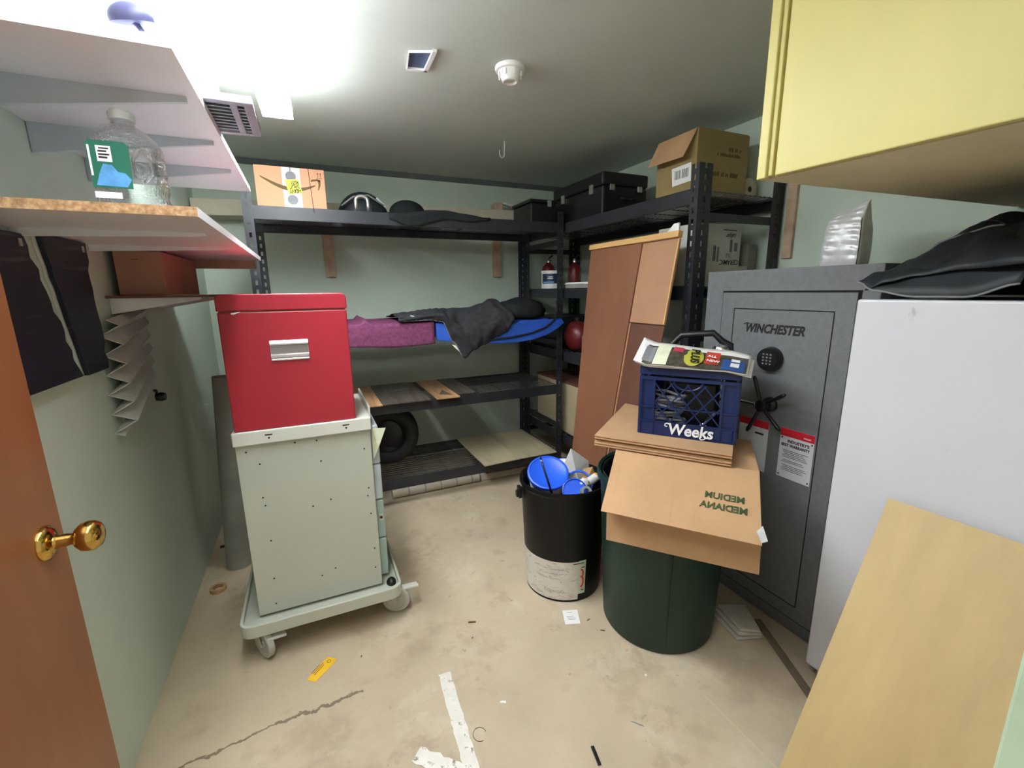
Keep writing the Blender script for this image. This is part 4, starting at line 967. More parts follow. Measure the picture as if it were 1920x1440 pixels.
gb = thing('trash_can', 'large dark green bin under flattened cardboard', 'bin', (1.305, 1.342, 0))
gc = (1.305, 1.342, .0006)
MB().lathe([(0, .012), (.226, .012), (.262, .66), (.264, .695), (.274, .702), (.279, .694), (.279, .672), (.268, .664), (.262, .62), (.234, .015), (.226, 0), (0, 0)], gc, n=64).build('body', 'green_bin', gb, smooth=True, auto=45)
MB().grid(lambda u, v: V((gc[0] + (.2345 + .0455 * v * .9) * math.cos(math.radians(lerp(237, 238.2, u))), gc[1] + (.2345 + .0455 * v * .9) * math.sin(math.radians(lerp(237, 238.2, u))), .03 + .56 * v)), 2, 8).build('seam', 'green_bin', gb, solid=.003)
def linr(u, v):
    a = 2 * PI * u; r = [.22, .245, .258, .262][min(3, int(v * 3.001))] - .004 - .006 * abs(math.sin(a * 9 + v * 5))
    return V((gc[0] + r * math.cos(a), gc[1] + r * math.sin(a), .42 + .275 * v))
tag(MB().grid(linr, 72, 6).build('bin_liner', 'tarp', smooth=True, solid=.0015), 'dark plastic liner inside the green bin', 'liner')

# flattened cardboard on the green bin
fL, fR = V((1.101, 1.409, .800)), V((1.417, .997, .800))
e_ = (fR - fL).normalized(); nf = V((e_.y, -e_.x, 0))
mb_ = thing('flattened_box', 'flattened cardboard box draped over the front of the green bin', 'box', (1.15, 1.15, .66))
# top panel lies back from the fold under the stack
def sheet(pts, th, mat, name, parent, bev=.0015):
    a, b, c = V(pts[0]), V(pts[1]), V(pts[2]); n = (b - a).cross(c - a).normalized()
    if n.z < 0 or (abs(n.z) < .2 and n.dot(nf) < 0): n = -n
    return MB().prism(pts, n * th).build(name, mat, parent, bevel=bev)
kd = V((-e_.y, e_.x, 0))    # away from the camera, across the bin
sheet([fL, fR, fR + kd * .335 + V((-.01, .03, .004)), fL + kd * .38 + V((0, 0, .004))], .004, 'card', 'top_panel', mb_)
fBL, fBR = V((.893, 1.217, .664)), V((1.209, .816, .664))
fp = sheet([fL, fR, fBR, fBL], .0045, 'card', 'front_flap', mb_)
lo1, lo2 = V((.958, 1.268, .690)), V((1.268, .862, .690))
sheet([lo1, lo2, V((1.272, .858, .522)), V((.960, 1.268, .508))], .004, 'card', 'lower_flap', mb_)
fd = (fBL - fL).normalized(); fn = e_.cross(fd).normalized()
if fn.z < 0: fn = -fn
def onflap(a, b): return fL + e_ * a + fd * b + fn * .0052
FL = (fR - fL).length
text('flap_print', 'MEDIANA', .038, 'ink_green', onflap(FL - .045, .205), -e_, -fd, fp, bold=.0012, sx=.88)
text('flap_print', 'MEDIUM', .038, 'ink_green', onflap(FL - .052, .160), -e_, -fd, fp, bold=.0012, sx=.88)
cr_ = MB()
for a, w9 in ((.03, .0012), (.125, .0008), (.235, .0016), (.31, .0008)):
    cr_.obox(onflap(a, .012) - fn * .0012, e_ * w9 * 2, fd * .285, fn * .0011)
cr_.build('crease', 'card', fp)
tpx = MB().prism([onflap(FL - .022, .262), onflap(FL - .003, .235), onflap(FL + .008, .290), onflap(FL - .010, .302)], fn * .0006)
tpx.build('clear_tape', 'foil', fp)
# three flattened boxes stacked under the crate
stk = [V((1.040, 1.478, 0)), V((1.352, 1.062, 0)), V((1.712, 1.345, 0)), V((1.70, 1.58, 0)), V((1.535, 1.715, 0)), V((1.495, 1.850, 0))]
zz = .8092
for i, (dx, lab) in enumerate(((.0, 'flattened cardboard sheet at the bottom of the stack under blue crate'), (.008, 'flattened cardboard sheet in the middle of the stack under blue crate'), (.0, 'flattened cardboard sheet on top of the stack, directly under blue crate'))):
    f = thing('flattened_box', lab, 'box', (1.4, 1.45, zz), 'flattened boxes under the blue crate')
    pts = [p + V((dx * (1 if j < 2 else 0), dx, zz)) for j, p in enumerate(stk)]
    MB().prism(pts, (0, 0, .0055)).build('lower_layer', 'card', f, bevel=.001)
    MB().prism([p + V((0, 0, .0056)) for p in [V((p.x * .99 + .0136, p.y * .99 + .0146, p.z)) for p in pts]], (0, 0, .0035)).build('fold_gap', 'card_dark', f)
    MB().prism([p + V((0, 0, .0092)) for p in pts], (0, 0, .0055)).build('upper_layer', 'card', f, bevel=.001)
    zz += .0150
CZ = zz + .0006
# blue crate
cO = V((1.227, 1.425, CZ)); ch = V((.61, -.792, 0)).normalized(); ck = V((.792, .61, 0)).normalized(); cu = V((0, 0, 1))
CW, CD, CH = .366, .245, .284
bcx = thing('milk_crate', 'blue plastic milk crate with white lettering on the flattened cardboard', 'crate', tuple(cO + ch * CW / 2 + ck * CD / 2))
def cside(o, a, n, W, name):
    """one open side of the crate: o lower corner, a along, n inward"""
    s = MB(); t = .010
    def bar(x0, x1, z0, z1, tt=t, off=0): s.obox(o + a * x0 + cu * z0 + n * off, a * (x1 - x0), n * tt, cu * (z1 - z0))
    bar(.001, W - .001, 0, .058); bar(.001, W - .001, CH - .03, CH, .016, -.005); bar(.001, W - .001, CH - .052, CH - .040, .014, -.004)
    bar(.0, .008, 0, CH, .012); bar(W - .008, W, 0, CH, .012)
    bar(.008, .056, .058, CH - .05, .005, .004); bar(W - .056, W - .008, .058, CH - .05, .005, .004)
    bar(.052, .060, .0, CH - .05, .013, -.0045); bar(W - .060, W - .052, .0, CH - .05, .013, -.0045); bar(.0, .0075, 0, CH - .05, .013, -.0045); bar(W - .0075, W, 0, CH - .05, .013, -.0045)
    for z in (.055, .115): bar(.0, .058, z, z + .006, .013, -.0045); bar(W - .058, W, z, z + .006, .013, -.0045)
    bar(.058, W - .058, .116, .121, .010, -.002)
    bar(.0, W, .0, .004, .012, -.004); bar(.060, W - .060, .055, .059, .012, -.004)
    # lattice
    x0, x1, z0, z1 = .058, W - .058, .058, CH - .062; Wd, Hd = x1 - x0, z1 - z0; k = 4
    for sgn in (1, -1):
        for i in range(-k, k + 1):
            # line through (x0 + i*Wd/k, z0) rising with slope
            run = Hd * .80
            xa, za = x0 + i * Wd / k + (0 if sgn > 0 else 0), z0
            xb, zb = xa + sgn * run, z1
            # clip to the opening
            def clip(xa, za, xb, zb):
                if xa > xb: xa, za, xb, zb = xb, zb, xa, za
                if xb <= x0 or xa >= x1: return None
                if xa < x0: za = lerp(za, zb, (x0 - xa) / (xb - xa)); xa = x0
                if xb > x1: zb = lerp(za, zb, (x1 - xa) / (xb - xa)); xb = x1
                return xa, za, xb, zb
            if sgn < 0: xa += run * .5; xb += run * .5
            cpt = clip(xa, za, xb, zb)
            if not cpt: continue
            p, q_ = o + a * cpt[0] + cu * cpt[1], o + a * cpt[2] + cu * cpt[3]
            dd = (q_ - p)
            if dd.length < .012: continue
            pr_ = dd.cross(n).normalized()
            # leave the hand hole open in the middle of the top
            s.obox(p - pr_ * .0025 - n * .002, dd, n * .009, pr_ * .005)
    # hand hole rim
    hp_ = []
    for i in range(17):
        t_ = PI * i / 16; hp_.append(o + a * (W / 2 - .055 * math.cos(t_)) + cu * (CH - .05 - .038 * math.sin(t_)) + n * .004)
    s.tube(hp_, .0045, 6)
    return s.build(name, 'crate', bcx)
f1 = cside(cO, ch, ck, CW, 'crate_side')
cside(cO + ck * CD + ch * CW, -ch, -ck, CW, 'crate_side')
cside(cO + ck * CD, -ck, ch, CD, 'crate_side'); cside(cO + ch * CW, ck, -ch, CD, 'crate_side')
gm = MB().obox(cO + ch * .012 + ck * .012 + cu * .002, ch * (CW - .024), ck * (CD - .024), cu * .006)
gm.build('crate_floor', 'crate', bcx)
text('crate_lettering', 'Weeks', .064, 'white_ink', cO + ch * .118 + cu * .012 - ck * .0046, ch, cu, f1, shear=.10, bold=.0016, sx=.93)
sw = MB()   # swash strokes of the W and the s
def swash(pts, r): sw.tube([cO + ch * x + cu * z - ck * .0046 for x, z in pts], r, 5)
swash([(.122, .052), (.114, .056), (.107, .052), (.106, .045), (.111, .041), (.116, .044)], .0028)
swash([(.264, .014), (.256, .006), (.246, .004), (.240, .009), (.244, .014)], .0026)
sw.build('lettering_swash', 'white_ink', f1, smooth=True)
# inside the crate: dark work light with a carrying handle, tools, cables
wl = thing('work_light', 'black portable work light with carrying handle standing in the crate', 'lamp', tuple(cO + ch * .2 + ck * .18 + cu * .01))
def cp(a, b, z): return cO + ch * a + ck * b + cu * (z - CZ)
MB().obox(cp(.09, .10, CZ + .0095), ch * .20, ck * .14, cu * .205).build('body', 'black_plastic', wl, bevel=.012)
MB().tube([cp(.055, .17, 1.150), cp(.075, .17, 1.195), cp(.125, .17, 1.255), cp(.25, .17, 1.268), cp(.285, .17, 1.235), cp(.315, .17, 1.222), cp(.322, .17, 1.160)], [.012, .013, .013, .014, .014, .014, .012], 10).build('handle', 'black_plastic', wl, smooth=True)
MB().lathe([(0, 0), (.034, 0), (.036, .01), (.036, .045), (.030, .055), (0, .055)], cp(.285, .178, 1.160), cu, n=24).build('lamp_head', 'chrome', wl, smooth=True, auto=40)
MB().obox(cp(.06, .12, 1.0815), ch * .27, ck * .10, cu * .068).build('shoulder', 'black_plastic', wl, bevel=.01)
r6 = random.Random(9)
cbl = MB(); pts = []
for i in range(90):
    a = i * .5; pts.append(cp(.11 + .060 * math.cos(a) + .01 * math.sin(i * 1.3), .052 + .022 * math.sin(a * 1.1), CZ + .018 + .0018 * i + .008 * math.sin(i * .7)))
tag(cbl.tube(pts, .006, 6).build('cable', 'grey_plastic', smooth=True), 'coiled dark grey cable in the left half of the blue crate', 'cable')
wr = thing('hand_tool', 'chrome hand tool lying in the right half of the blue crate', 'tool', tuple(cp(.25, .05, CZ + .01)))
MB().tube([cp(.195, .03, CZ + .018), cp(.25, .05, CZ + .055), cp(.275, .055, CZ + .085)], [.008, .008, .010], 10).build('shaft', 'chrome', wr, smooth=True)
MB().blob(tuple(cp(.283, .058, CZ + .098)), (.017, .017, .017), 14, 9).build('head', 'chrome', wr, smooth=True)
MB().tube([cp(.215, .025, CZ + .018), cp(.262, .038, CZ + .052)], .006, 8).build('jaw', 'chrome', wr, smooth=True)
# flyer on top of the crate
fy = thing('newspaper_flyer', 'folded colour advertising flyer lying on top of the blue crate', 'flyer', tuple(cp(.18, .05, CZ + CH)))
ZT = CZ + CH
def fly(u, v, off=0.0):
    a = lerp(-.022, .400, u) + .008 * v; b = lerp(-.030, .115, v)
    z = ZT + .004 + .066 * v - .030 * (1 - v) * 0 - .012 * (u - .3) * v * 2 + .010 * math.sin(u * 6) * (v > .05) * (1 - abs(2 * v - 1)) + (.018 * max(0, .12 - u) / .12) - .016 * max(0, u - .8) / .2
    return cp(a, b, z) + V((0, 0, off)) - ck * off
MB().grid(lambda u, v: fly(u, v), 28, 8).build('page', 'paper', fy, smooth=True, solid=.002)
MB().grid(lambda u, v: fly(lerp(-.01, .97, u), lerp(-.01, 1.05, v), .006 + .004 * math.sin(u * 7)), 28, 8).build('page', 'paper', fy, smooth=True, solid=.0015)
def patch(u0, u1, v0, v1, mat, name, off=.0115, n=8, fn=None):
    return MB().grid(lambda u, v: fly(lerp(u0, u1, u), lerp(v0, v1, v), off + .004 * math.sin(lerp(u0, u1, u) * 7)), n, 3).build(name, mat, fy, smooth=True)
patch(.07, .955, .0, .80, 'flyer_dark', 'print_block', .0105, 20)
patch(.06, .16, .08, .72, 'grey_ink', 'print_block', .0120); patch(.165, .29, .0, .88, 'flyer_cream', 'print_block', .0120)
patch(.31, .40, .58, .84, 'flyer_pink', 'print_block'); patch(.60, .72, .30, .86, 'flyer_red', 'print_block'); patch(.75, .935, .0, .62, 'flyer_blue', 'print_block'); patch(.82, .89, .25, .66, 'paper', 'print_block', .0122)
ci = MB()
cen = (.505, .46)
def cpt_(r, t): return fly(cen[0] + r * .085 * math.cos(t), cen[1] + r * .40 * math.sin(t), .0125 + .004 * math.sin(cen[0] * 7))
ci.add([cpt_(0, 0)] + [cpt_(1, i * PI / 14) for i in range(28)], [(0, 1 + i, 1 + (i + 1) % 28) for i in range(28)])
ci.build('round_badge', 'flyer_yellow', fy)
dx_ = (fly(.51, .2) - fly(.49, .75)).normalized(); dy_ = (fly(.6, .5) - fly(.4, .5)).normalized()
text('badge_text', 'PLUS', .044, 'ink', fly(.472, .80, .0185 + .004 * math.sin(3.5)), dx_, dy_, fy, bold=.0012, sx=1.05)
tx_ = MB()
dxx = (fly(.7, .5) - fly(.62, .5)).normalized(); dyy = (fly(.66, .8) - fly(.66, .4)).normalized()
text('flyer_text', 'ALL', .020, 'white_ink', fly(.618, .60, .0170 + .004 * math.sin(4.5)), dxx, dyy, fy, bold=.0006)
text('flyer_text', 'NEW', .020, 'white_ink', fly(.618, .38, .0170 + .004 * math.sin(4.5)), dxx, dyy, fy, bold=.0006)

# ------------------------------------------------------------------ gun safe
sf = thing('gun_safe', 'tall grey steel safe with keypad dial and spoked handle', 'safe', (2.04, 1.21, 0))
SX = 1.752
MB().box(SX, 2.345, .872, 1.597, .0008, 1.524).build('cabinet', 'safe', sf, bevel=.004)
MB().box(SX - .002, SX - .0003, .928, 1.502, .06, 1.436).build('door_gap', 'hole', sf)
MB().box(SX - .010, SX - .0022, .936, 1.494, .068, 1.428).build('door', 'safe', sf, bevel=.002)
gp = MB()
iy0, iy1, iz0, iz1 = 1.004, 1.428, .13, 1.359
for a in ((iy0, iy1, iz1 - .002, iz1 + .002), (iy0, iy1, iz0 - .002, iz0 + .002)): gp.box(SX - .0108, SX - .0101, a[0], a[1], a[2], a[3])
for y in (iy0, iy1): gp.box(SX - .0108, SX - .0101, y - .002, y + .002, iz0, iz1)
gp.build('inlay_line', 'hole', sf)
fx = SX - .0101
text('safe_lettering', 'WINCHESTER', .051, 'ink', (fx - .0006, 1.366, 1.262), (0, -1, 0), (0, 0, 1), sf, shear=.26, bold=.0021, sx=.83)
MB().tube([(fx - .0006, 1.372, 1.294), (fx - .0006, 1.358, 1.300), (fx - .0006, 1.345, 1.297)], .0022, 5).build('lettering_swash', 'ink', sf)
dl = thing('x', '', '', (0, 0, 0)); bpy.data.objects.remove(dl)
kp_ = MB().lathe([(0, 0), (.050, 0), (.052, .006), (.047, .03), (.045, .034), (0, .032)], (fx, 1.225, 1.157), (-1, 0, 0), n=40).build('keypad', 'black_plastic', sf, smooth=True, auto=40)
kd_ = MB()
for r_ in range(4):
    for c_i in range(3):
        if r_ == 3 and c_i != 1: pass
        kd_.box(fx - .0345, fx - .0325, 1.225 + .016 - c_i * .016 - .004, 1.225 + .016 - c_i * .016 + .004, 1.178 - r_ * .013 - .003, 1.178 - r_ * .013 + .003)
kd_.build('keys', 'grey_ink', kp_)
hx = MB().lathe([(0, 0), (.032, 0), (.030, .012), (.018, .02), (.016, .045), (.024, .05), (.024, .066), (.012, .072), (0, .073)], (fx, 1.21, .965), (-1, 0, 0), n=28).build('handle_hub', 'black_plastic', sf, smooth=True, auto=40)
hc_ = V((fx - .058, 1.21, .965))
for i in range(5):
    a = math.radians(178 - 72 * i); dr = V((-.10, -math.cos(a), math.sin(a))).normalized()
    spk = MB().tube([hc_ + dr * .02, hc_ + dr * .03, hc_ + dr * .115, hc_ + dr * .128], [.0055, .0065, .0085, .005], 10)
    o = spk.build('handle_spoke', 'chrome' if i == 0 else 'black_plastic', sf, smooth=True)
def sign(y0, y1, z0, z1, lines, skew=.0):
    s_ = MB().prism([(fx - .0004, y0, z1), (fx - .0004, y1, z1 + skew), (fx - .0004, y1, z0 + skew), (fx - .0004, y0, z0)], (-.0012, 0, 0)).build('notice_plate', 'sign', sf)
    MB().prism([(fx - .0018, y0, z1), (fx - .0018, y1, z1 + skew), (fx - .0018, y1, z1 - .032 + skew), (fx - .0018, y0, z1 - .032)], (-.0004, 0, 0)).build('red_header', 'red_ink', s_)
    return s_
s1 = sign(1.150, 1.012, .672, .882, 0)
text('notice_text', "INDUSTRY'S", .0165, 'ink', (fx - .0022, 1.118, .826), (0, -1, 0), (0, 0, 1), s1, bold=.0005)
text('notice_text', 'BEST WARRANTY', .0165, 'ink', (fx - .0022, 1.142, .808), (0, -1, 0), (0, 0, 1), s1, bold=.0005, sx=.88)
text('header_text', 'WARRANTY', .009, 'white_ink', (fx - .0026, 1.055, .858), (0, -1, 0), (0, 0, 1), s1, sx=.6)
ln = MB()
for i, z in enumerate((.790, .783, .776, .769, .762, .748, .741, .726, .719, .712, .705)): ln.box(fx - .0024, fx - .0018, 1.135 - (.004 * (i % 3)), 1.030 + .006 * ((i * 7) % 4), z, z + .0028)
ln.build('small_print', 'grey_ink', s1)
cz = MB()
for y in (1.142, 1.020):
    for z in (.682, .842): cz.box(fx - .0024, fx - .0018, y - .003, y + .003, z - .003, z + .003)
cz.build('corner_mark', 'ink', s1)
s2 = sign(1.345, 1.205, .66, .885, 0)
MB().box(fx - .0024, fx - .0018, 1.225, 1.265, .822, .830).build('small_print', 'ink', s2)

wbg = thing('foil_bag', 'crinkled silver-white coffee-style bag standing on the grey safe', 'bag', (1.99, 1.13, 1.524))
bagw = [(.0, .070, .040), (.02, .074, .044), (.06, .075, .045), (.10, .074, .044), (.14, .072, .042), (.165, .068, .038), (.19, .064, .030), (.215, .060, .020), (.238, .056, .008), (.246, .055, .003)]
def bagp(u, v):
    k_ = v * (len(bagw) - 1); i = min(int(k_), len(bagw) - 2); t = k_ - i
    z, wy, wx = [lerp(bagw[i][j], bagw[i + 1][j], t) for j in range(3)]
    a = 2 * PI * u; ca_, sa_ = math.cos(a), math.sin(a); pw_ = .28
    y = wy * math.copysign(abs(ca_) ** pw_, ca_); x = wx * math.copysign(abs(sa_) ** pw_, sa_)
    cr = .0022 * math.sin(v * 60 + 3 * math.sin(y * 40)) * (x < 0) * (.15 < v < .95) * (1 - abs(y / wy) ** 4)
    top = max(0, (v - .62) / .38)
    return V((1.985 + x + cr, 1.135 + y - .012 * top, 1.5246 + z - .045 * top * (.5 + .5 * y / wy)))
MB().grid(bagp, 96, 60).build('pouch', 'foil', wbg, smooth=True)
MB().grid(lambda u, v: bagp(.612 + .022 * u, .02 + .60 * v) + V((-.0012, -.0012, 0)), 3, 18).build('side_band', 'black_plastic', wbg, smooth=True)
MB().box(1.935, 2.03, 1.068, 1.072, 1.768, 1.776).build('clip', 'black_plastic', wbg) if False else None

# ------------------------------------------------------------------ white freezer, bag on it, plywood
fz = thing('freezer', 'scuffed white upright freezer at right', 'freezer', (1.94, .5, 0))
MB().box(1.648, 2.34, .165, .850, .055, 1.405).build('cabinet', 'freezer', fz, bevel=.004)
MB().box(1.581, 1.640, .163, .850, .062, 1.409).build('door', 'freezer', fz, bevel=.007, seg=3)
MB().box(1.6402, 1.6478, .17, .843, .07, 1.40).build('door_gasket', 'grey_plastic', fz)
for y in (.80, .21): MB().lathe([(.026, 0), (.028, .004), (.024, .054)], (1.625, y, .0006), n=18, cap0=True, cap1=True).build('foot', 'rubber', fz, smooth=True, auto=40)
for y in (.80, .21): MB().lathe([(.026, 0), (.028, .004), (.024, .054)], (2.28, y, .0006), n=18, cap0=True, cap1=True).build('foot', 'rubber', fz, smooth=True, auto=40)
bgx = thing('black_bag', 'slumped black nylon bag with grey piping on the white freezer', 'bag', (1.9, .62, 1.41))
def nyl(u, v):
    # u along Y from the safe side towards the front wall, v across X front to back
    y = lerp(.840, .17, u); t = v
    hgt = interp([0, .08, .17, .33, .6, 1], [.075, .140, .185, .228, .258, .262], u)
    zf = hgt * math.sin(PI * min(1, .04 + .96 * t)) ** .5
    x = lerp(1.595, 2.24, t) + .02 * math.sin(u * 7)
    fold = .018 * math.sin(u * 16 + v * 9 + 2 * math.sin(v * 7)) + .011 * math.sin(u * 31 - v * 22) + .008 * math.sin(u * 9 - v * 37)
    return V((x - .3 * fold * (t < .5), y, 1.4105 + max(.002, zf + fold * math.sin(PI * t) ** .7)))
MB().grid(nyl, 84, 56).build('shell', 'tarp', bgx, smooth=True, solid=.004)
def flp(u, v):
    ed_ = V((interp([0, .2, .6, 1], [1.606, 1.585, 1.584, 1.606], u), lerp(.868, .505, u), interp([0, .15, .45, .75, 1], [1.462, 1.435, 1.417, 1.417, 1.450], u)))
    top_ = nyl(lerp(.0, .50, u), .26) + V((-.004, 0, .008))
    w = v ** .75
    return ed_.lerp(top_, w) + V((-.012, 0, .020)) * math.sin(PI * v) + V((0, 0, .006)) * math.sin(u * 17 + v * 6) * math.sin(PI * v)
MB().grid(flp, 30, 14).build('flap', 'tarp', bgx, smooth=True, solid=.004)
MB().tube([flp(i / 20, 0) + V((-.002, 0, .001)) for i in range(21)], .0032, 6).build('piping', 'piping', bgx, smooth=True)
MB().tube([nyl(.02 + i * .012, .18 + .0 * i) + V((-.002, 0, .006)) for i in range(30)], .003, 6).build('piping', 'piping', bgx, smooth=True)
MB().tube([nyl(.2 + i * .026, .30) + V((-.002, 0, .006)) for i in range(30)], .0025, 6).build('piping', 'tarp', bgx, smooth=True)

pt_, pb_ = V((1.566, .672, .812)), V((1.125, .640, .0008))
ed = (pt_ - pb_); wdv = V((.0, -.52, .004))
pn_ = ed.cross(wdv).normalized()
if pn_.x > 0: pn_ = -pn_
py = MB().obox(pb_, ed, wdv, pn_ * .011)
tag(py.build('plywood_sheet', 'ply', bevel=.001), 'blond plywood sheet leaning against the white freezer', 'plywood')

# ------------------------------------------------------------------ yellow overhead cabinet
yc = thing('overhead_cabinet', 'yellow painted overhead cabinet at upper right', 'cabinet', (1.7, .5, 1.72))
A_, B_, C_, D_ = V((1.100, .863, 0)), V((1.152, .150, 0)), V((2.36, .150, 0)), V((2.36, .800, 0))
z0, z1 = 1.722, 2.366
MB().prism([A_ + V((.012, -.004, z0 + .012)), B_ + V((.012, 0, z0 + .012)), C_ + V((0, 0, z0 + .012)), D_ + V((0, -.004, z0 + .012))], (0, 0, z1 - z0 - .013)).build('carcass', 'yellow', yc)
MB().prism([A_ + V((.014, -.002, z0)), B_ + V((.014, 0, z0)), C_ + V((0, 0, z0)), D_ + V((0, -.002, z0))], (0, 0, .0115)).build('bottom_panel', 'under_ply', yc)
fd_ = (B_ - A_).normalized(); fo = V((fd_.y, -fd_.x, 0))
if fo.x > 0: fo = -fo
def fpan(a, b, t0, t1, zz0, zz1, name, mat, bev=.003):
    return MB().obox(A_ + fd_ * a + fo * t0 + V((.012, 0, zz0)) , fd_ * (b - a), fo * (t1 - t0), V((0, 0, zz1 - zz0))).build(name, mat, yc, bevel=bev)
fpan(-.002, .022, -.001, .022, z0, z1, 'stile', 'yellow'); fpan(.0222, .034, -.001, .014, z0 + .004, z1, 'stile', 'yellow')
fpan(.0345, .042, -.001, .002, z0 + .002, z1, 'groove', 'yellow_groove', 0)
fpan(.0425, .70, -.001, .016, z0 + .002, z1, 'door', 'yellow')

# ------------------------------------------------------------------ litter on the floor
def litter(name, pts, mat, lab, cat, th=.0008, z=.0004, grp=None):
    return tag(MB().prism([(x, y, z) for x, y in pts], (0, 0, th)).build(name, mat), lab, cat, grp)
yl = litter('warning_sticker', [(-.142, 1.637), (-.112, 1.612), (-.028, 1.690), (-.064, 1.722)], 'yellow_paper', 'yellow printed sticker lying on the floor', 'sticker')
ya = V((-.142 + .05, 1.637 + .02, .0016)); yx = V((.078, .080, 0)).normalized(); yy_ = V((-.072, .075, 0)).normalized()
mk = MB()
for i, (a, b, l) in enumerate(((.02, .010, .05), (.022, .018, .055), (.02, .026, .045))): mk.obox(V((-.125, 1.63, .0013)) + yx * a + yy_ * (b - .006), yx * l, yy_ * .0025, V((0, 0, .0002)))
mk.build('sticker_print', 'ink_brown', yl)
MB().lathe([(.006, 0), (.0075, 0), (.0075, .0003), (.006, .0003)], (-.060, 1.695, .0013), n=14).build('round_symbol', 'ink', yl)
rcp = litter('receipt', [(.935, 1.545), (1.000, 1.520), (.965, 1.440), (.902, 1.463)], 'paper', 'small white printed slip on the floor in front of black bin', 'paper')
mk = MB()
rx = V((.065, -.025, 0)).normalized(); ry = V((.033, .082, 0)).normalized(); ro = V((.902, 1.463, .0013))
for a, b, l in ((.02, .072, .03), (.012, .045, .04), (.015, .036, .045), (.02, .028, .04)): mk.obox(ro + rx * a + ry * b, rx * l * .8, ry * .0022, V((0, 0, .0002)))
mk.build('print_lines', 'grey_ink', rcp)
r2 = random.Random(12)
def ragstrip(p0, p1, w0, w1, n, jag):
    p0, p1 = V((*p0, 0)), V((*p1, 0)); d_ = (p1 - p0).normalized(); s_ = V((-d_.y, d_.x, 0)); L1 = []; L2 = []
    for i in range(n + 1):
        t = i / n; p = p0.lerp(p1, t); w = lerp(w0, w1, t) / 2
        L1.append(p + s_ * (w + r2.uniform(-jag, jag))); L2.append(p - s_ * (w + r2.uniform(-jag, jag)))
    return [(p.x, p.y) for p in L1] + [(p.x, p.y) for p in reversed(L2)]
litter('floor_tape', ragstrip((.345, 1.442), (.322, 1.02), .046, .048, 24, .0022), 'tape', 'long dirty white tape strip on the floor at the front', 'tape', .0009)
litter('floor_tape', ragstrip((.178, 1.180), (.30, 1.055), .052, .06, 10, .006), 'tape', 'torn dirty white tape piece left of the long strip', 'tape', .0009, .0016)
tag(MB().tube([(.365 + .022 * math.cos(t) + .02, 1.155 + .025 * math.sin(t), .0016) for t in [i * .35 for i in range(15)]], .0009, 4).build('thread', 'brown_mess'), 'thin curled thread beside the long white tape strip', 'thread')
tag(MB().obox((.683, .905, .0006), (.012, .058, 0), (.011, -.002, 0), (0, 0, .006)).build('stick', 'black_plastic', bevel=.001), 'short black stick on the floor at the front edge', 'stick')
tag(MB().obox((1.052, 1.230, .0006), (.006, .03, 0), (.004, -.001, 0), (0, 0, .003)).build('wood_splinter', 'light_wood'), 'pale wood splinter at the foot of the green bin', 'splinter')
tag(MB().obox((.515, 1.655, .0006), (.032, -.012, 0), (.002, .006, 0), (0, 0, .004)).build('wood_splinter', 'brown_mess'), 'brown wood splinter on the floor right of the cart', 'splinter')
bits = [(.490, 1.235, .024, .009, -.5, 'white torn scrap on the floor right of the tape strip', 'paper'), (1.04, 1.10, .010, .009, .3, 'tiny white chip on the floor before the green bin', 'paper'),
        (.50, 1.56, .012, .004, .8, 'tiny dark chip on the bare floor between cart and bins', 'brown_mess'), (1.02, 1.37, .022, .006, -.7, 'dark sliver at the left foot of the green bin', 'brown_mess'),
        (1.0, 1.44, .02, .005, .2, 'dark sliver just right of the printed slip', 'brown_mess'), (.87, .98, .045, .0035, -.9, 'thin grey wire piece on the floor at the front right', 'grey_ink'),
        (.06, 1.66, .010, .005, 1.0, 'tiny dark chip right of the yellow sticker', 'brown_mess')]
for x, y, l, w, a, lab, mt in bits:
    dx, dy = math.cos(a), math.sin(a)
    litter('floor_scrap', [(x, y), (x + dx * l, y + dy * l), (x + dx * l * .9 - dy * w, y + dy * l * .9 + dx * w), (x + dx * l * .2 - dy * w * .8, y + dy * l * .2 + dx * w * .8)], mt, lab, 'scrap', .0012, grp='scraps on the floor')
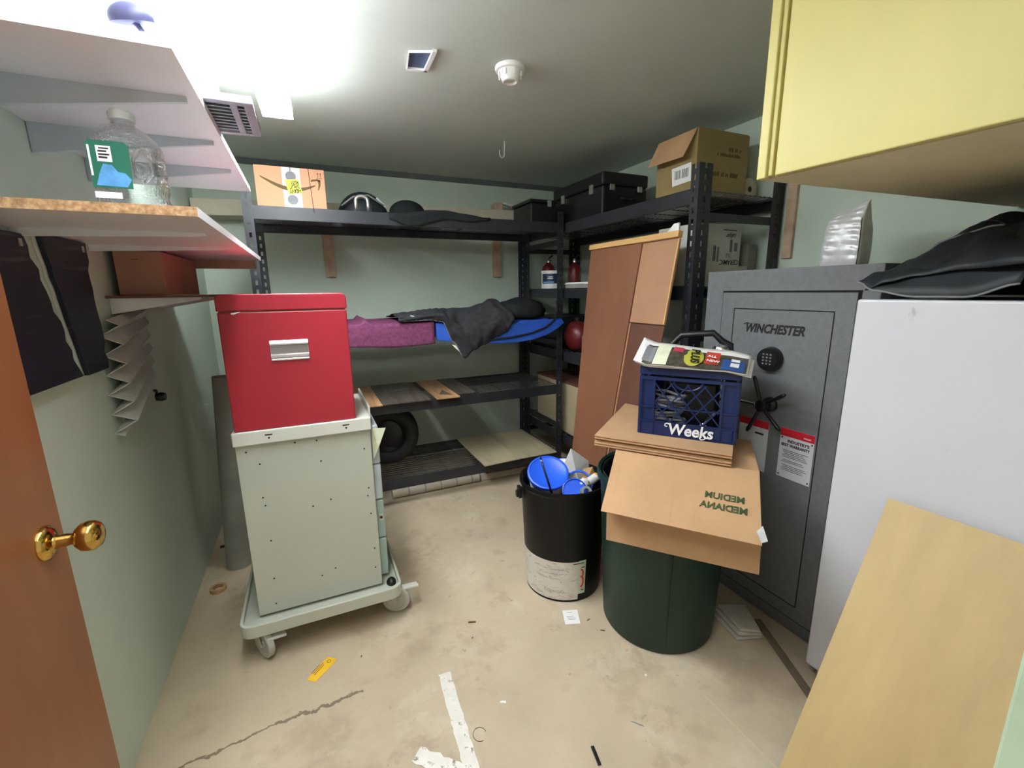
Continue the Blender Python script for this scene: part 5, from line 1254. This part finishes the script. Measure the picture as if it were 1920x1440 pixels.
tw = thing('folded_cloth', 'folded off-white cloth on the floor between green bin and safe', 'cloth', (1.58, 1.14, 0))
for i in range(3):
    s_ = .012 * i
    MB().prism([(1.535 + s_, 1.255 - s_, 0.0006 + .016 * i), (1.500 + s_, 1.075 + s_ * .3, 0.0006 + .016 * i), (1.615 - s_, 1.035, 0.0006 + .016 * i), (1.70 - s_, 1.18, 0.0006 + .016 * i)], (0, 0, .0150)).build('layer', 'towel', tw, bevel=.006)
tag(MB().obox((1.668, 1.125, .0006), (-.215, -.44, 0), (.026, -.012, 0), (0, 0, .012)).build('wood_strip', 'dark_strip', bevel=.002), 'narrow wooden strip on the floor along the safe and freezer front', 'wood strip')

# ------------------------------------------------------------------ camera, world, view
cam = bpy.data.cameras.new('camera'); co_ = bpy.data.objects.new('camera', cam); C.objects.link(co_)
F = 833.0; cam.sensor_width = 36.0; cam.lens = 36.0 * F / 1920.0; cam.clip_start = .01
yaw, pit, rol = math.radians(24.2294), math.radians(11.8776), math.radians(-0.7547)
fwd = V((math.sin(yaw) * math.cos(pit), math.cos(yaw) * math.cos(pit), -math.sin(pit)))
rt = V((math.cos(yaw), -math.sin(yaw), 0)); upv = rt.cross(fwd)
rt2 = rt * math.cos(rol) + upv * math.sin(rol); up2 = -rt * math.sin(rol) + upv * math.cos(rol)
mw = Matrix((( rt2.x, up2.x, -fwd.x, 0), (rt2.y, up2.y, -fwd.y, 0), (rt2.z, up2.z, -fwd.z, 1.45), (0, 0, 0, 1)))
co_.matrix_world = mw
SC.camera = co_
wd_ = bpy.data.worlds.new('hall'); SC.world = wd_; wd_.use_nodes = True
bg = wd_.node_tree.nodes['Background']; bg.inputs['Color'].default_value = (1.0, .95, .88, 1); bg.inputs['Strength'].default_value = 0.35
SC.view_settings.view_transform = 'Standard'; SC.view_settings.look = 'None'; SC.view_settings.gamma = 1.0; SC.view_settings.use_curve_mapping = False
SC.view_settings.exposure = 0.98
SC.cycles.max_bounces = 10; SC.cycles.diffuse_bounces = 6; SC.cycles.transparent_max_bounces = 16
